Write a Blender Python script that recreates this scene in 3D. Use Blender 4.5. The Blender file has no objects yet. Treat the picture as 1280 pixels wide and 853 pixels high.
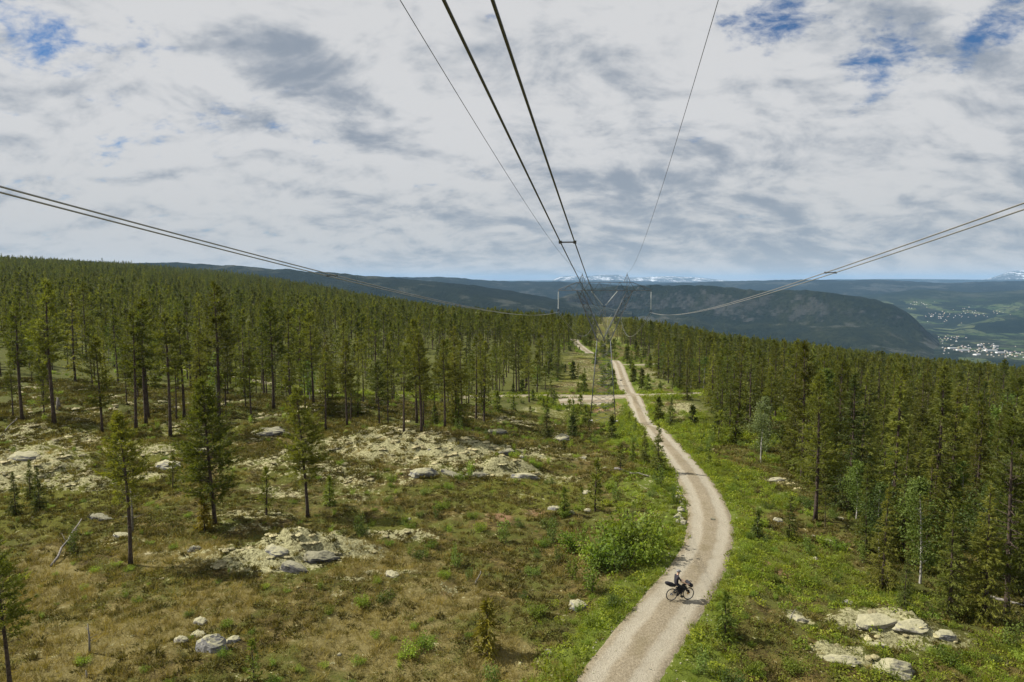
import bpy, bmesh, math, random
import numpy as np
from mathutils import Vector, Matrix, Euler

sc = bpy.context.scene
COL = sc.collection
R = np.random.RandomState(7)
random.seed(7)

# ------------------------------------------------------------------ camera
CAMZ = 20.0
TH = math.radians(4.99)
FPX, CX, CY = 853.3, 640.0, 426.5
cam_d = bpy.data.cameras.new('camera')
cam_d.lens = 24.0
cam_d.sensor_width = 36.0
cam_d.clip_start = 0.1
cam_d.clip_end = 200000
cam = bpy.data.objects.new('camera', cam_d)
COL.objects.link(cam)
cam.location = (0, 0, CAMZ)
cam.rotation_euler = (math.pi / 2 - TH, 0, 0)
sc.camera = cam
sc.cycles.use_denoising = True
sc.cycles.max_bounces = 6
sc.cycles.diffuse_bounces = 2
sc.cycles.glossy_bounces = 2
sc.cycles.transmission_bounces = 3
sc.cycles.volume_bounces = 0
sc.cycles.transparent_max_bounces = 8
sc.view_settings.view_transform = 'Standard'
sc.view_settings.look = 'None'
sc.view_settings.exposure = 0.62
sc.view_settings.gamma = 1.0

def ray(px, py):
    u = (px - CX) / FPX; v = (CY - py) / FPX
    return np.array([u, math.cos(TH) + v * math.sin(TH), -math.sin(TH) + v * math.cos(TH)])

def P(px, py, D):
    d = ray(px, py) * D
    return (d[0], d[1], d[2] + CAMZ)

# ------------------------------------------------------------------ node helpers
def newmat(name):
    m = bpy.data.materials.new(name); m.use_nodes = True
    nt = m.node_tree; nt.nodes.clear()
    return m, nt

class NT:
    def __init__(s, nt): s.nt = nt
    def n(s, typ, **kw):
        nd = s.nt.nodes.new(typ)
        ins = kw.pop('ins', {})
        for k, v in kw.items(): setattr(nd, k, v)
        for k, v in ins.items():
            if isinstance(v, bpy.types.NodeSocket): s.nt.links.new(v, nd.inputs[k])
            else: nd.inputs[k].default_value = v
        return nd
    def math(s, op, a, b=None, c=None, clamp=False):
        nd = s.n('ShaderNodeMath', operation=op, use_clamp=clamp)
        for i, v in enumerate((a, b, c)):
            if v is None: continue
            if isinstance(v, bpy.types.NodeSocket): s.nt.links.new(v, nd.inputs[i])
            else: nd.inputs[i].default_value = v
        return nd.outputs[0]
    def mix(s, f, a, b, blend='MIX'):
        nd = s.n('ShaderNodeMix', data_type='RGBA', blend_type=blend)
        for i, v in ((0, f), (6, a), (7, b)):
            if isinstance(v, bpy.types.NodeSocket): s.nt.links.new(v, nd.inputs[i])
            else: nd.inputs[i].default_value = (v if i == 0 else (*v[:3], 1))
        return nd.outputs[2]
    def noise(s, vec, scale, detail=4, rough=.55, dist=0.0, dim='3D'):
        nd = s.n('ShaderNodeTexNoise', noise_dimensions=dim)
        if vec is not None: s.nt.links.new(vec, nd.inputs['Vector'])
        nd.inputs['Scale'].default_value = scale; nd.inputs['Detail'].default_value = detail
        nd.inputs['Roughness'].default_value = rough; nd.inputs['Distortion'].default_value = dist
        return nd.outputs['Fac']
    def step(s, x, a, b, lo=0., hi=1.):
        nd = s.n('ShaderNodeMapRange', interpolation_type='SMOOTHSTEP')
        s.nt.links.new(x, nd.inputs['Value'])
        nd.inputs['From Min'].default_value = a; nd.inputs['From Max'].default_value = b
        nd.inputs['To Min'].default_value = lo; nd.inputs['To Max'].default_value = hi
        return nd.outputs['Result']
    def attr(s, name):
        return s.n('ShaderNodeAttribute', attribute_name=name)
    def pos(s):
        return s.n('ShaderNodeNewGeometry').outputs['Position']
    def bump(s, h, strength, dist):
        nd = s.n('ShaderNodeBump'); s.nt.links.new(h, nd.inputs['Height'])
        nd.inputs['Strength'].default_value = strength; nd.inputs['Distance'].default_value = dist
        return nd.outputs[0]
    def out(s, surf):
        o = s.n('ShaderNodeOutputMaterial'); s.nt.links.new(surf, o.inputs['Surface'])
    def principled(s, col, rough=.8, metal=0., normal=None, spec=.3):
        b = s.n('ShaderNodeBsdfPrincipled')
        if isinstance(col, bpy.types.NodeSocket): s.nt.links.new(col, b.inputs['Base Color'])
        else: b.inputs['Base Color'].default_value = (*col, 1)
        b.inputs['Roughness'].default_value = rough; b.inputs['Metallic'].default_value = metal
        b.inputs['Specular IOR Level'].default_value = spec
        if normal is not None: s.nt.links.new(normal, b.inputs['Normal'])
        return b.outputs[0]

# ------------------------------------------------------------------ world + sun
SUN_EL = math.radians(48)
sun_dir = Vector((-math.cos(SUN_EL) * math.cos(math.radians(9)), math.cos(SUN_EL) * math.sin(math.radians(9)), math.sin(SUN_EL)))
sd = bpy.data.lights.new('sun', 'SUN'); sd.energy = 4.9; sd.angle = math.radians(.55); sd.color = (1, .95, .86)
so = bpy.data.objects.new('sun', sd); COL.objects.link(so)
so.rotation_euler = (-sun_dir).to_track_quat('-Z', 'Y').to_euler(); so.location = (0, 0, 9000)

w = bpy.data.worlds.new('World'); sc.world = w; w.use_nodes = True
nt = w.node_tree; nt.nodes.clear(); N = NT(nt)
sky = N.n('ShaderNodeTexSky', sky_type='NISHITA', sun_disc=False, sun_elevation=SUN_EL,
          sun_rotation=math.atan2(sun_dir.x, sun_dir.y), altitude=600, air_density=1.0, dust_density=.4, ozone_density=2.2)
gen = N.n('ShaderNodeTexCoord').outputs['Generated']
sep = N.n('ShaderNodeSeparateXYZ', ins={0: gen})
zc = N.math('ADD', N.math('MAXIMUM', sep.outputs[2], 0.0), .42)
pv = N.n('ShaderNodeCombineXYZ', ins={0: N.math('DIVIDE', sep.outputs[0], zc), 1: N.math('DIVIDE', sep.outputs[1], zc), 2: 3.1}).outputs[0]
mp = N.n('ShaderNodeMapping', ins={0: pv, 2: (0, 0, .5), 3: (1.75, 2.3, 1)}).outputs[0]
n_cov = N.noise(mp, 1.5, 9, .56, .25)
n_bri = N.noise(N.n('ShaderNodeMapping', ins={0: mp, 1: (11, 4, 2)}).outputs[0], 1.55, 8, .55, .5)
n_big = N.noise(N.n('ShaderNodeMapping', ins={0: mp, 1: (3, 9, 5)}).outputs[0], .55, 3, .5, .3)
n_fin = N.noise(N.n('ShaderNodeMapping', ins={0: mp, 1: (7, 2, 8)}).outputs[0], 4.5, 7, .6, .3)
hole = None
def spot(hx, hy, hr, hs, soft=1.0):
    d = Vector(ray(hx, hy)).normalized()
    ds = N.n('ShaderNodeVectorMath', operation='DISTANCE', ins={0: gen, 1: d}).outputs['Value']
    return N.step(ds, 0.0, hr * 2.1, hs, 0.0)
for h_ in ((8, 42, .035, .15), (48, 47, .03, .15), (85, 50, .025, .14), (165, 33, .03, .11), (190, 46, .03, .08), (120, 74, .025, .11), (945, 30, .04, .16), (905, 46, .025, .13), (990, 12, .04, .15), (1060, 0, .05, .14),
           (1110, 62, .03, .12), (1165, 75, .04, .16), (1205, 60, .03, .12), (1270, 22, .05, .16), (1230, 20, .04, .08), (1090, 80, .03, .11), (1080, 125, .03, .09), (622, 45, .03, .14), (5, 145, .02, .13), (130, 186, .018, .13), (200, 190, .016, .12)):
    g = spot(*h_); hole = g if hole is None else N.math('ADD', hole, g)
n_vf = N.noise(N.n('ShaderNodeMapping', ins={0: mp, 1: (5, 6, 1)}).outputs[0], 13, 6, .62, .3)
cov = N.math('ADD', N.math('MULTIPLY', N.math('ADD', N.math('MULTIPLY', n_cov, .35), N.math('MULTIPLY', n_fin, .40)), 1.7), N.math('SUBTRACT', N.math('MULTIPLY', n_vf, .45), N.math('ADD', .35, N.math('MULTIPLY', hole, .95))))
cov = N.step(cov, .14, .39)
mp2 = N.n('ShaderNodeMapping', ins={0: mp, 1: (11, 4, 2)}).outputs[0]
n_rel = N.noise(mp2, 2.3, 8, .58, .35)
n_rel2 = N.noise(N.n('ShaderNodeMapping', ins={0: mp2, 1: (-.085, .05, 0)}).outputs[0], 2.3, 8, .58, .35)
rel = N.math('MULTIPLY', N.math('SUBTRACT', n_rel, n_rel2), .8)
bri = N.math('ADD', N.math('ADD', N.math('ADD', N.math('MULTIPLY', n_bri, .36), N.math('MULTIPLY', n_big, .32)), N.math('MULTIPLY', n_fin, .21)), N.math('MULTIPLY', n_vf, .11))
bri = N.math('ADD', bri, rel)
for h_ in ((345, 72, .04, .10), (385, 92, .04, .11), (430, 112, .035, .08), (440, 156, .03, .11), (480, 163, .03, .10), (515, 168, .025, .07), (960, 195, .08, .05), (790, 240, .06, .05), (560, 60, .3, -.025), (1050, 120, .12, -.02), (100, 120, .15, -.02)):
    bri = N.math('SUBTRACT', bri, spot(*h_)) if h_[3] > 0 else N.math('ADD', bri, spot(h_[0], h_[1], h_[2], -h_[3]))
ccol = N.mix(N.step(bri, .30, .58), (2.15, 2.48, 2.95), (5.0, 5.03, 5.1))
lowf = N.step(sep.outputs[2], .015, .22, 1.0, 0.0)
lowc = N.mix(N.step(bri, .34, .60), (2.5, 2.85, 3.25), (4.45, 4.5, 4.5))
ccol = N.mix(lowf, ccol, lowc)
ccol = N.mix(N.step(sep.outputs[2], .0, .06, .75, 0.0), ccol, N.mix(N.step(bri, .34, .60), (3.9, 3.9, 3.85), (5.0, 4.85, 4.6)))
skyc = N.mix(1.0, sky.outputs[0], (.30, .46, .62), 'MULTIPLY')
fin = N.mix(cov, skyc, ccol)
fin = N.mix(N.step(sep.outputs[2], -.04, .0, 1.0, 0.0), fin, (.8, .9, .9))
bg = N.n('ShaderNodeBackground', ins={'Color': fin, 'Strength': .087})
wo = N.n('ShaderNodeOutputWorld'); nt.links.new(bg.outputs[0], wo.inputs[0])

# ------------------------------------------------------------------ numpy noise
def _hash(ix, iy, seed):
    h = (ix.astype(np.int64) * 374761393 + iy.astype(np.int64) * 668265263 + seed * 974634777) & 0xffffffff
    h = ((h ^ (h >> 13)) * 1274126177) & 0xffffffff
    return ((h ^ (h >> 16)) & 0xffffff) / float(0xffffff)
def vnoise(x, y, seed=0):
    x = np.asarray(x, float); y = np.asarray(y, float)
    ix = np.floor(x); iy = np.floor(y); fx = x - ix; fy = y - iy
    fx = fx * fx * fx * (fx * (fx * 6 - 15) + 10); fy = fy * fy * fy * (fy * (fy * 6 - 15) + 10)
    a = _hash(ix, iy, seed); b = _hash(ix + 1, iy, seed); c = _hash(ix, iy + 1, seed); d = _hash(ix + 1, iy + 1, seed)
    return (a * (1 - fx) + b * fx) * (1 - fy) + (c * (1 - fx) + d * fx) * fy
def fbm(x, y, scale, octv=4, seed=0, gain=.5):
    s = 0; a = 1; t = 0; f = 1.0 / scale; ca, sa = .8, .6
    x = np.asarray(x, float); y = np.asarray(y, float)
    for o in range(octv):
        s = s + a * vnoise(x * f, y * f, seed + o * 17); t += a
        x, y = ca * x - sa * y + 13.7, sa * x + ca * y + 7.1
        a *= gain; f *= 2
    return s / t
def sstep(a, b, x):
    t = np.clip((np.asarray(x, float) - a) / (b - a), 0, 1); return t * t * (3 - 2 * t)

# ------------------------------------------------------------------ terrain
CP = [P(848, 754, 41), P(640, 853, 34), P(200, 853, 34), P(1100, 853, 34.6), P(0, 853, 34), P(1280, 853, 35.5),
      P(163, 707, 48), P(380, 700, 48), P(270, 655, 56), P(385, 648, 58), P(68, 530, 89), P(0, 530, 90), P(213, 545, 85),
      P(330, 545, 85), P(420, 540, 88), P(525, 540, 92), P(600, 560, 82), P(640, 600, 71), P(565, 535, 95), P(20, 610, 66), P(500, 600, 70),
      P(600, 700, 49), P(700, 620, 67.5), P(700, 560, 97),
      P(560, 506, 126), P(400, 495, 160), P(570, 500, 160), P(700, 499, 160), P(860, 497, 160),
      P(751, 533, 130), P(888, 680, 53), P(888, 650, 59), P(860, 590, 76), P(835, 560, 92), P(812, 535, 115), P(795, 512, 145),
      P(783, 490, 172), P(771, 455, 235), P(740, 440, 280), P(715, 425, 330),
      (60, 430, -19), (52, 385, -14), P(780, 410, 560), P(785, 398, 900),
      P(1020, 650, 60), P(1100, 700, 51), P(1250, 760, 44), P(950, 590, 80), P(900, 540, 108)]
CP += [(-40, 0, 0), (40, 0, 0), (0, 10, 0), (-50, -80, 1), (60, -80, -3), (0, -250, 6), (-300, -250, 20), (300, -250, -30)]
for px, py, D in ((1280, 458, 500), (1000, 430, 700), (1150, 447, 600), (900, 418, 800), (850, 408, 900), (800, 400, 950), (700, 394, 1000),
                  (560, 384, 1100), (470, 371, 1200), (400, 356, 1300), (280, 338, 1400), (130, 326, 1400), (0, 321, 1400), (-300, 318, 1400), (1600, 470, 480)):
    a = P(px, py, D); CP.append((a[0], a[1], a[2] - 12.5))
for px, D, z in ((0, 250, 2), (0, 500, 12), (0, 900, 34), (300, 250, -3), (300, 420, -1), (300, 800, 9), (560, 250, -8), (560, 500, -13), (640, 400, -13),
                 (1000, 250, -17), (1200, 250, -28), (1280, 150, -14), (1500, 300, -40), (1000, 130, -7), (-300, 300, 6), (0, 140, 1), (200, 140, 0), (1280, 90, -6), (800, 420, -18)):
    a = P(px, 400, D); CP.append((a[0], a[1], z))
CP = np.array(CP, float)
def _ker(dx, dy): return np.sqrt(dx * dx + dy * dy + 64.0)
_A = _ker(CP[:, None, 0] - CP[None, :, 0], CP[:, None, 1] - CP[None, :, 1])
_n = len(CP); _M = np.zeros((_n + 1, _n + 1)); _M[:_n, :_n] = _A - np.eye(_n) * .4; _M[:_n, _n] = 1; _M[_n, :_n] = 1
_W = np.linalg.solve(_M, np.append(CP[:, 2], 0))
VALLEY = -385.0
SKX = np.array([-500, -300, 0, 130, 280, 400, 470, 560, 700, 800, 850, 900, 1000, 1150, 1280, 1600, 2000.])
SKD = np.array([1400, 1400, 1400, 1400, 1400, 1300, 1200, 1100, 1000, 950, 900, 800, 700, 600, 500, 480, 480.])
def base_h(x, y):
    x = np.atleast_1d(np.asarray(x, float)).ravel(); y = np.atleast_1d(np.asarray(y, float)).ravel()
    z = np.empty(len(x))
    for i in range(0, len(x), 40000):
        xs = x[i:i + 40000]; ys = y[i:i + 40000]
        z[i:i + 40000] = _ker(xs[:, None] - CP[None, :, 0], ys[:, None] - CP[None, :, 1]) @ _W[:_n] + _W[_n]
    yy = np.maximum(y, 60.0)
    edge = np.interp(CX + FPX * x / yy, SKX, SKD)
    over = np.maximum(yy - edge, 0)
    z = z - over * .30 * sstep(0, 400, over)
    z = z + (fbm(x, y, 140, 3, 5) - .5) * 9 * sstep(200, 600, np.hypot(x, y))
    return np.maximum(z, VALLEY - 25)
def at_f(f, px, py, dmax=1500):
    d = ray(px, py); t = np.concatenate([np.arange(15, 200, .25), np.arange(200, dmax, 2.0)])
    x = d[0] * t; y = d[1] * t; z = d[2] * t + CAMZ
    g = f(x, y); k = np.argmax(z < g)
    if not (z < g).any(): k = len(t) - 1
    return np.array([x[k], y[k], g[k]])
# roads (centre lines through ground points)
def smooth_line(pts, step=.6):
    pts = np.array(pts, float); seg = np.hypot(*np.diff(pts, axis=0).T); s = np.concatenate([[0], np.cumsum(seg)])
    m = max(int(s[-1] / step), 8); u = np.linspace(0, s[-1], m)
    out = np.stack([np.interp(u, s, pts[:, 0]), np.interp(u, s, pts[:, 1])], 1)
    for k in range(3):
        kk = max(3, int(4 / step)); ker = np.ones(kk * 2 + 1) / (kk * 2 + 1)
        pad = np.concatenate([2 * out[:1] - out[1:kk + 1][::-1], out, 2 * out[-1:] - out[-kk - 1:-1][::-1]])
        out = np.stack([np.convolve(pad[:, i], ker, 'valid') for i in (0, 1)], 1)
    return out
gp = lambda px, py: at_f(base_h, px, py)[:2]
main_px = [(764, 853), (796, 812), (828, 778), (852, 745), (873, 713), (887, 682), (891, 655), (884, 626), (866, 596), (842, 566), (818, 538), (799, 513), (785, 490), (777, 470), (772, 455)]
m0 = [(-9, -40), (-5.5, 0), (-1, 20)] + [gp(*q) for q in main_px]
ROADS = {}
ROADS['main'] = (smooth_line(m0 + [gp(768, 451)], .5), 1.86)
l0 = gp(771, 456)
ROADS['turn'] = (smooth_line([gp(738, 442), gp(732, 439), gp(726, 434), gp(719, 428), gp(713, 423), (22, 352), (10, 380)], 1.0), 2.0)
ROADS['spur'] = (smooth_line([l0 + np.array([0, 1.]), gp(782, 457.5), gp(800, 457), gp(820, 455)], 1.0), 1.2)
ROADS['cross'] = (smooth_line([(-95, 166), (-70, 163), (-45, 161), gp(560, 500), gp(630, 499), gp(700, 499), gp(760, 500), gp(800, 498.5), gp(860, 497.5), gp(940, 496), (95, 160)], .8), 2.3)
ROADS['pad'] = (smooth_line([gp(700, 505), gp(735, 504), gp(768, 504)], .5), 3.2)
RP = np.concatenate([v[0][::2] for v in ROADS.values()]); RW = np.concatenate([np.full(len(v[0][::2]), v[1]) for v in ROADS.values()])
def road_d(x, y):
    """distance to the nearest road edge (negative on the road)"""
    x = np.asarray(x, float).ravel(); y = np.asarray(y, float).ravel(); out = np.full(len(x), 99.0)
    sel = np.where((y < 420) & (y > -60) & (np.abs(x) < 140))[0]
    for i in range(0, len(sel), 20000):
        j = sel[i:i + 20000]
        out[j] = np.min(np.sqrt((x[j, None] - RP[None, :, 0]) ** 2 + (y[j, None] - RP[None, :, 1]) ** 2) - RW[None], axis=1)
    return out
CROSS = ROADS['cross'][0][::2]
_base0 = base_h
def base_h(x, y):
    z = _base0(x, y); x = np.atleast_1d(np.asarray(x, float)).ravel(); y = np.atleast_1d(np.asarray(y, float)).ravel()
    sel = np.where((np.abs(y - 160) < 16) & (np.abs(x) < 110))[0]
    for i in range(0, len(sel), 20000):
        j = sel[i:i + 20000]
        d = np.sqrt(np.min((x[j, None] - CROSS[None, :, 0]) ** 2 + (y[j, None] - CROSS[None, :, 1]) ** 2, axis=1))
        z[j] += .75 * sstep(8.5, 2.6, d)
    return z
# rocky lichen mounds: px, py, half width m, half depth m, height m
MOUNDS = [(515, 555, 11, 5.5, 1.3), (600, 585, 7, 2.0, .9), (640, 590, 4, 1.6, .6), (540, 600, 6, 2.2, .6), (400, 685, 4.2, 1.6, .9), (310, 700, 4.5, 1.8, .55),
          (20, 585, 7, 5, 1.5), (80, 605, 5, 2.5, .6), (190, 565, 4.5, 2.6, .9), (185, 600, 2.2, 1.2, .5), (330, 590, 6, 3, .6), (420, 590, 6, 3, .7), (340, 540, 5, 3, .8),
          (1105, 782, 3.6, 1.8, .8), (1060, 820, 2.2, .9, .4), (60, 540, 7, 4, .7), (100, 515, 8, 4, .8), (260, 535, 7, 4, .7), (40, 660, 4, 1.6, .8), (440, 515, 8, 4, .9),
          (120, 650, 3, 1.2, .5), (500, 665, 3.5, 1.3, .4), (550, 735, 2.6, 1, .4), (830, 545, 5, 3, -.4), (470, 640, 5, 1.6, .4), (1180, 800, 2.5, 1.2, .35)]
MW = [(at_f(base_h, a, b), c, d, e) for a, b, c, d, e in MOUNDS]
def hfun(x, y):
    x = np.atleast_1d(np.asarray(x, float)).ravel(); y = np.atleast_1d(np.asarray(y, float)).ravel()
    z = base_h(x, y)
    rd = road_d(x, y)
    near = sstep(420, 200, np.hypot(x, y))
    det = (fbm(x, y, 15, 3, 21) - .5) * 1.3 + (fbm(x, y, 4.2, 3, 31) - .5) * .8
    hum = 1 - np.abs(fbm(x, y, 2.2, 3, 41) * 2 - 1)
    det = det + (hum - .55) * .38 * sstep(.35, .6, fbm(x, y, 12, 2, 45)) + (fbm(x, y, .9, 2, 47) - .5) * .16
    for c, rx, ry, h in MW:
        q = ((x - c[0]) / rx) ** 2 + ((y - c[1]) / ry) ** 2
        q = q * (.55 + .9 * fbm(x, y, 2.6, 3, 51))
        det = det + np.exp(-q * q) * (fbm(x, y, 1.15, 2, 57) - .5) * .55 * (h > 0)
        det = det + h * np.exp(-q * q) * (1 + .5 * (fbm(x, y, 1.4, 2, 55) - .5))
    z = z + det * near * sstep(.1, 2.6, rd)
    z = z - .16 * sstep(.05, -.3, rd)
    return z
at = lambda px, py: at_f(hfun, px, py)

# ------------------------------------------------------------------ object helpers
def meta(o, label=None, cat=None, group=None, kind=None):
    if label: o['label'] = label
    if cat: o['category'] = cat
    if group: o['group'] = group
    if kind: o['kind'] = kind
    return o
def empty(name, loc, rz=0, sc_=1.0):
    o = bpy.data.objects.new(name, None); COL.objects.link(o); o.location = loc
    o.rotation_euler = (0, 0, rz); o.scale = (sc_,) * 3; o.empty_display_size = .2
    return o
def link(name, me, parent=None):
    o = bpy.data.objects.new(name, me); COL.objects.link(o)
    if parent is not None: o.parent = parent
    return o
def mesh(name, V, F, mats=(), mi=None, smooth=False, attrs=None):
    """F: (n,3) or (n,4) int array or list of arrays"""
    me = bpy.data.meshes.new(name)
    V = np.asarray(V, np.float32).reshape(-1, 3)
    Fs = F if isinstance(F, list) else [F]
    Fs = [np.asarray(f, np.int32) for f in Fs if len(f)]
    me.vertices.add(len(V)); me.vertices.foreach_set('co', V.ravel())
    if Fs:
        nl = sum(f.size for f in Fs); npoly = sum(len(f) for f in Fs)
        me.loops.add(nl); me.loops.foreach_set('vertex_index', np.concatenate([f.ravel() for f in Fs]))
        me.polygons.add(npoly)
        ls = []; off = 0
        for f in Fs:
            ls.append(off + np.arange(len(f)) * f.shape[1]); off += f.size
        me.polygons.foreach_set('loop_start', np.concatenate(ls).astype(np.int32))
        if mi is not None: me.polygons.foreach_set('material_index', np.asarray(mi, np.int32))
        me.polygons.foreach_set('use_smooth', np.full(npoly, smooth, bool))
    for m in mats: me.materials.append(m)
    if attrs:
        for k, (typ, val) in attrs.items():
            at_ = me.attributes.new(k, typ, 'POINT')
            at_.data.foreach_set({'FLOAT': 'value', 'INT': 'value', 'FLOAT_COLOR': 'color', 'FLOAT_VECTOR': 'vector'}[typ], np.ascontiguousarray(val).ravel())
    me.update(calc_edges=True)
    return me

class MB:
    """collects tubes, boxes, blobs as one mesh"""
    def __init__(s): s.V = []; s.T = []; s.Q = []; s.n = 0
    def add(s, V, T=None, Q=None):
        V = np.asarray(V, float).reshape(-1, 3); s.V.append(V)
        if T is not None and len(T): s.T.append(np.asarray(T) + s.n)
        if Q is not None and len(Q): s.Q.append(np.asarray(Q) + s.n)
        s.n += len(V); return s
    def tube(s, pts, rad, seg=6, cap=True):
        pts = np.asarray(pts, float); m = len(pts)
        rad = np.broadcast_to(np.asarray(rad, float), (m,))
        tan = np.gradient(pts, axis=0); tan /= np.maximum(np.linalg.norm(tan, axis=1, keepdims=True), 1e-9)
        ref = np.array([0, 0, 1.]) if abs(tan[:, 2].mean()) < .8 else np.array([1., 0, 0])
        a = np.cross(tan, ref); a /= np.maximum(np.linalg.norm(a, axis=1, keepdims=True), 1e-9); b = np.cross(tan, a)
        an = np.arange(seg) * 2 * np.pi / seg
        V = pts[:, None] + rad[:, None, None] * (np.cos(an)[None, :, None] * a[:, None] + np.sin(an)[None, :, None] * b[:, None])
        i = np.arange(m - 1)[:, None] * seg; j = np.arange(seg)[None]; j2 = (j + 1) % seg
        Q = np.stack([i + j, i + j2, i + seg + j2, i + seg + j], -1).reshape(-1, 4)
        V = V.reshape(-1, 3); T = []
        if cap:
            V = np.concatenate([V, pts[:1], pts[-1:]]); c = m * seg
            for k in range(seg):
                T.append((c, (k + 1) % seg, k)); T.append((c + 1, (m - 1) * seg + k, (m - 1) * seg + (k + 1) % seg))
        return s.add(V, T, Q)
    def box(s, c, d, rot=None):
        c = np.asarray(c, float); d = np.asarray(d, float) / 2
        V = np.array([(x, y, z) for x in (-1, 1) for y in (-1, 1) for z in (-1, 1)], float) * d
        if rot is not None: V = V @ np.array(Euler(rot).to_matrix()).T
        return s.add(V + c, None, [(0, 1, 3, 2), (4, 6, 7, 5), (0, 4, 5, 1), (2, 3, 7, 6), (0, 2, 6, 4), (1, 5, 7, 3)])
    def torus(s, c, R_, r, axis_x, axis_y, n=28, seg=6):
        an = np.linspace(0, 2 * np.pi, n, endpoint=False); ax = np.asarray(axis_x, float); ay = np.asarray(axis_y, float); az = np.cross(ax, ay)
        V = []
        for t in an:
            d = math.cos(t) * ax + math.sin(t) * ay
            for k in range(seg):
                f = 2 * np.pi * k / seg
                V.append(np.asarray(c) + d * (R_ + r * math.cos(f)) + az * r * math.sin(f))
        Q = [(i * seg + k, ((i + 1) % n) * seg + k, ((i + 1) % n) * seg + (k + 1) % seg, i * seg + (k + 1) % seg) for i in range(n) for k in range(seg)]
        return s.add(V, None, Q)
    def ell(s, c, r, nu=10, nv=7, rot=None):
        V = []
        for i in range(nv + 1):
            ph = math.pi * i / nv
            for j in range(nu):
                th = 2 * math.pi * j / nu
                V.append((math.sin(ph) * math.cos(th) * r[0], math.sin(ph) * math.sin(th) * r[1], math.cos(ph) * r[2]))
        V = np.array(V)
        if rot is not None: V = V @ np.array(Euler(rot).to_matrix()).T
        Q = [(i * nu + j, (i + 1) * nu + j, (i + 1) * nu + (j + 1) % nu, i * nu + (j + 1) % nu) for i in range(nv) for j in range(nu)]
        return s.add(V + np.asarray(c), None, Q)
    def arrays(s):
        V = np.concatenate(s.V) if s.V else np.zeros((0, 3))
        F = []
        if s.T: F.append(np.concatenate(s.T))
        if s.Q: F.append(np.concatenate(s.Q))
        return V, F
    def mesh(s, name, mat, smooth=True):
        V, F = s.arrays(); return mesh(name, V, F, [mat] if mat else [], None, smooth)
    def obj(s, name, mat, parent=None, smooth=True):
        return link(name, s.mesh(name, mat, smooth), parent)

# ------------------------------------------------------------------ materials
def mat_simple(name, col, rough=.7, metal=0., var=.25, scale=3., bump=0.):
    m, nt = newmat(name); N = NT(nt)
    p = N.n('ShaderNodeTexCoord').outputs['Object']
    n = N.noise(p, scale, 5, .6)
    c = N.mix(N.step(n, .3, .7), tuple(x * (1 - var) for x in col), tuple(min(1, x * (1 + var)) for x in col))
    N.out(N.principled(c, rough, metal, N.bump(n, bump, .05) if bump else None)); return m
def mat_leaf(name, c1, c2, trans=.35, hue=.25, gloss=.25):
    m, nt = newmat(name); N = NT(nt)
    t = N.attr('tint').outputs['Fac']
    rnd = N.n('ShaderNodeObjectInfo').outputs['Random']
    c = N.mix(t, c1, c2)
    c = N.mix(N.math('MULTIPLY', rnd, hue), c, (c2[0] * 1.55, c2[1] * 1.08, c2[2] * .8))
    k = N.math('ADD', .62, N.math('MULTIPLY', N.math('FRACT', N.math('MULTIPLY', rnd, 7.31)), .72))
    c = N.n('ShaderNodeVectorMath', operation='SCALE', ins={0: c, 'Scale': k}).outputs[0]
    d = N.principled(c, .6, 0, None, gloss)
    tr = N.n('ShaderNodeBsdfTranslucent', ins={'Color': N.mix(1.0, c, (1.25, 1.25, .55), 'MULTIPLY')})
    mx = N.n('ShaderNodeMixShader', ins={0: trans, 1: d, 2: tr.outputs[0]})
    N.out(mx.outputs[0]); return m
M_pine = mat_leaf('pine_needles', (.058, .080, .014), (.128, .147, .026), .5)
M_pinef = M_pine
M_spruce = mat_leaf('spruce_needles', (.044, .070, .015), (.118, .142, .026), .38, .3)
M_spruce_y = mat_leaf('yellow_spruce_needles', (.14, .132, .014), (.29, .25, .025), .35, .2)
M_young = mat_leaf('young_needles', (.075, .115, .018), (.16, .20, .03), .35, .25)
M_birch = mat_leaf('birch_leaves', (.065, .11, .022), (.15, .21, .045), .4, .2)
M_birch_pale = mat_leaf('pale_birch_leaves', (.13, .18, .07), (.24, .30, .13), .4, .1)
M_bush = mat_leaf('bush_leaves', (.088, .155, .020), (.20, .28, .040), .48, .3)
M_herb = mat_leaf('verge_herbs', (.105, .168, .016), (.225, .285, .032), .48, .35)
M_heath = mat_leaf('heather', (.058, .053, .015), (.145, .135, .034), .25, .2)
M_moss = mat_leaf('bilberry', (.066, .078, .014), (.14, .15, .026), .3, .2)
M_grass = mat_leaf('dry_grass', (.120, .108, .028), (.27, .225, .072), .3, .2)
M_lich = mat_leaf('reindeer_lichen', (.24, .22, .11), (.40, .37, .21), .1, .1)
M_bark = mat_simple('pine_bark', (.062, .045, .034), .9, 0, .5, 4, .5)
M_barkg = mat_simple('grey_dead_wood', (.17, .155, .135), .9, 0, .4, 6, .4)
M_bbark = mat_simple('birch_bark', (.36, .34, .31), .8, 0, .35, 5, .2)
def mat_rock(name, c1, c2, lich):
    m, nt = newmat(name); N = NT(nt)
    p = N.pos()
    g = N.n('ShaderNodeNewGeometry')
    n1 = N.noise(p, 1.4, 7, .65); n2 = N.noise(p, 6, 5, .6)
    c = N.mix(N.step(n1, .3, .68), c1, c2)
    up = N.n('ShaderNodeSeparateXYZ', ins={0: g.outputs['Normal']}).outputs[2]
    f = N.step(N.math('ADD', N.math('MULTIPLY', up, .6), N.math('MULTIPLY', n1, .9)), .72, .98)
    c = N.mix(N.math('MULTIPLY', f, lich), c, (.33, .31, .18))
    c = N.mix(N.step(n2, .55, .75, 0, .35), c, (.05, .05, .045))
    N.out(N.principled(c, .9, 0, N.bump(N.math('ADD', n2, n1), .6, .12))); return m
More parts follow.
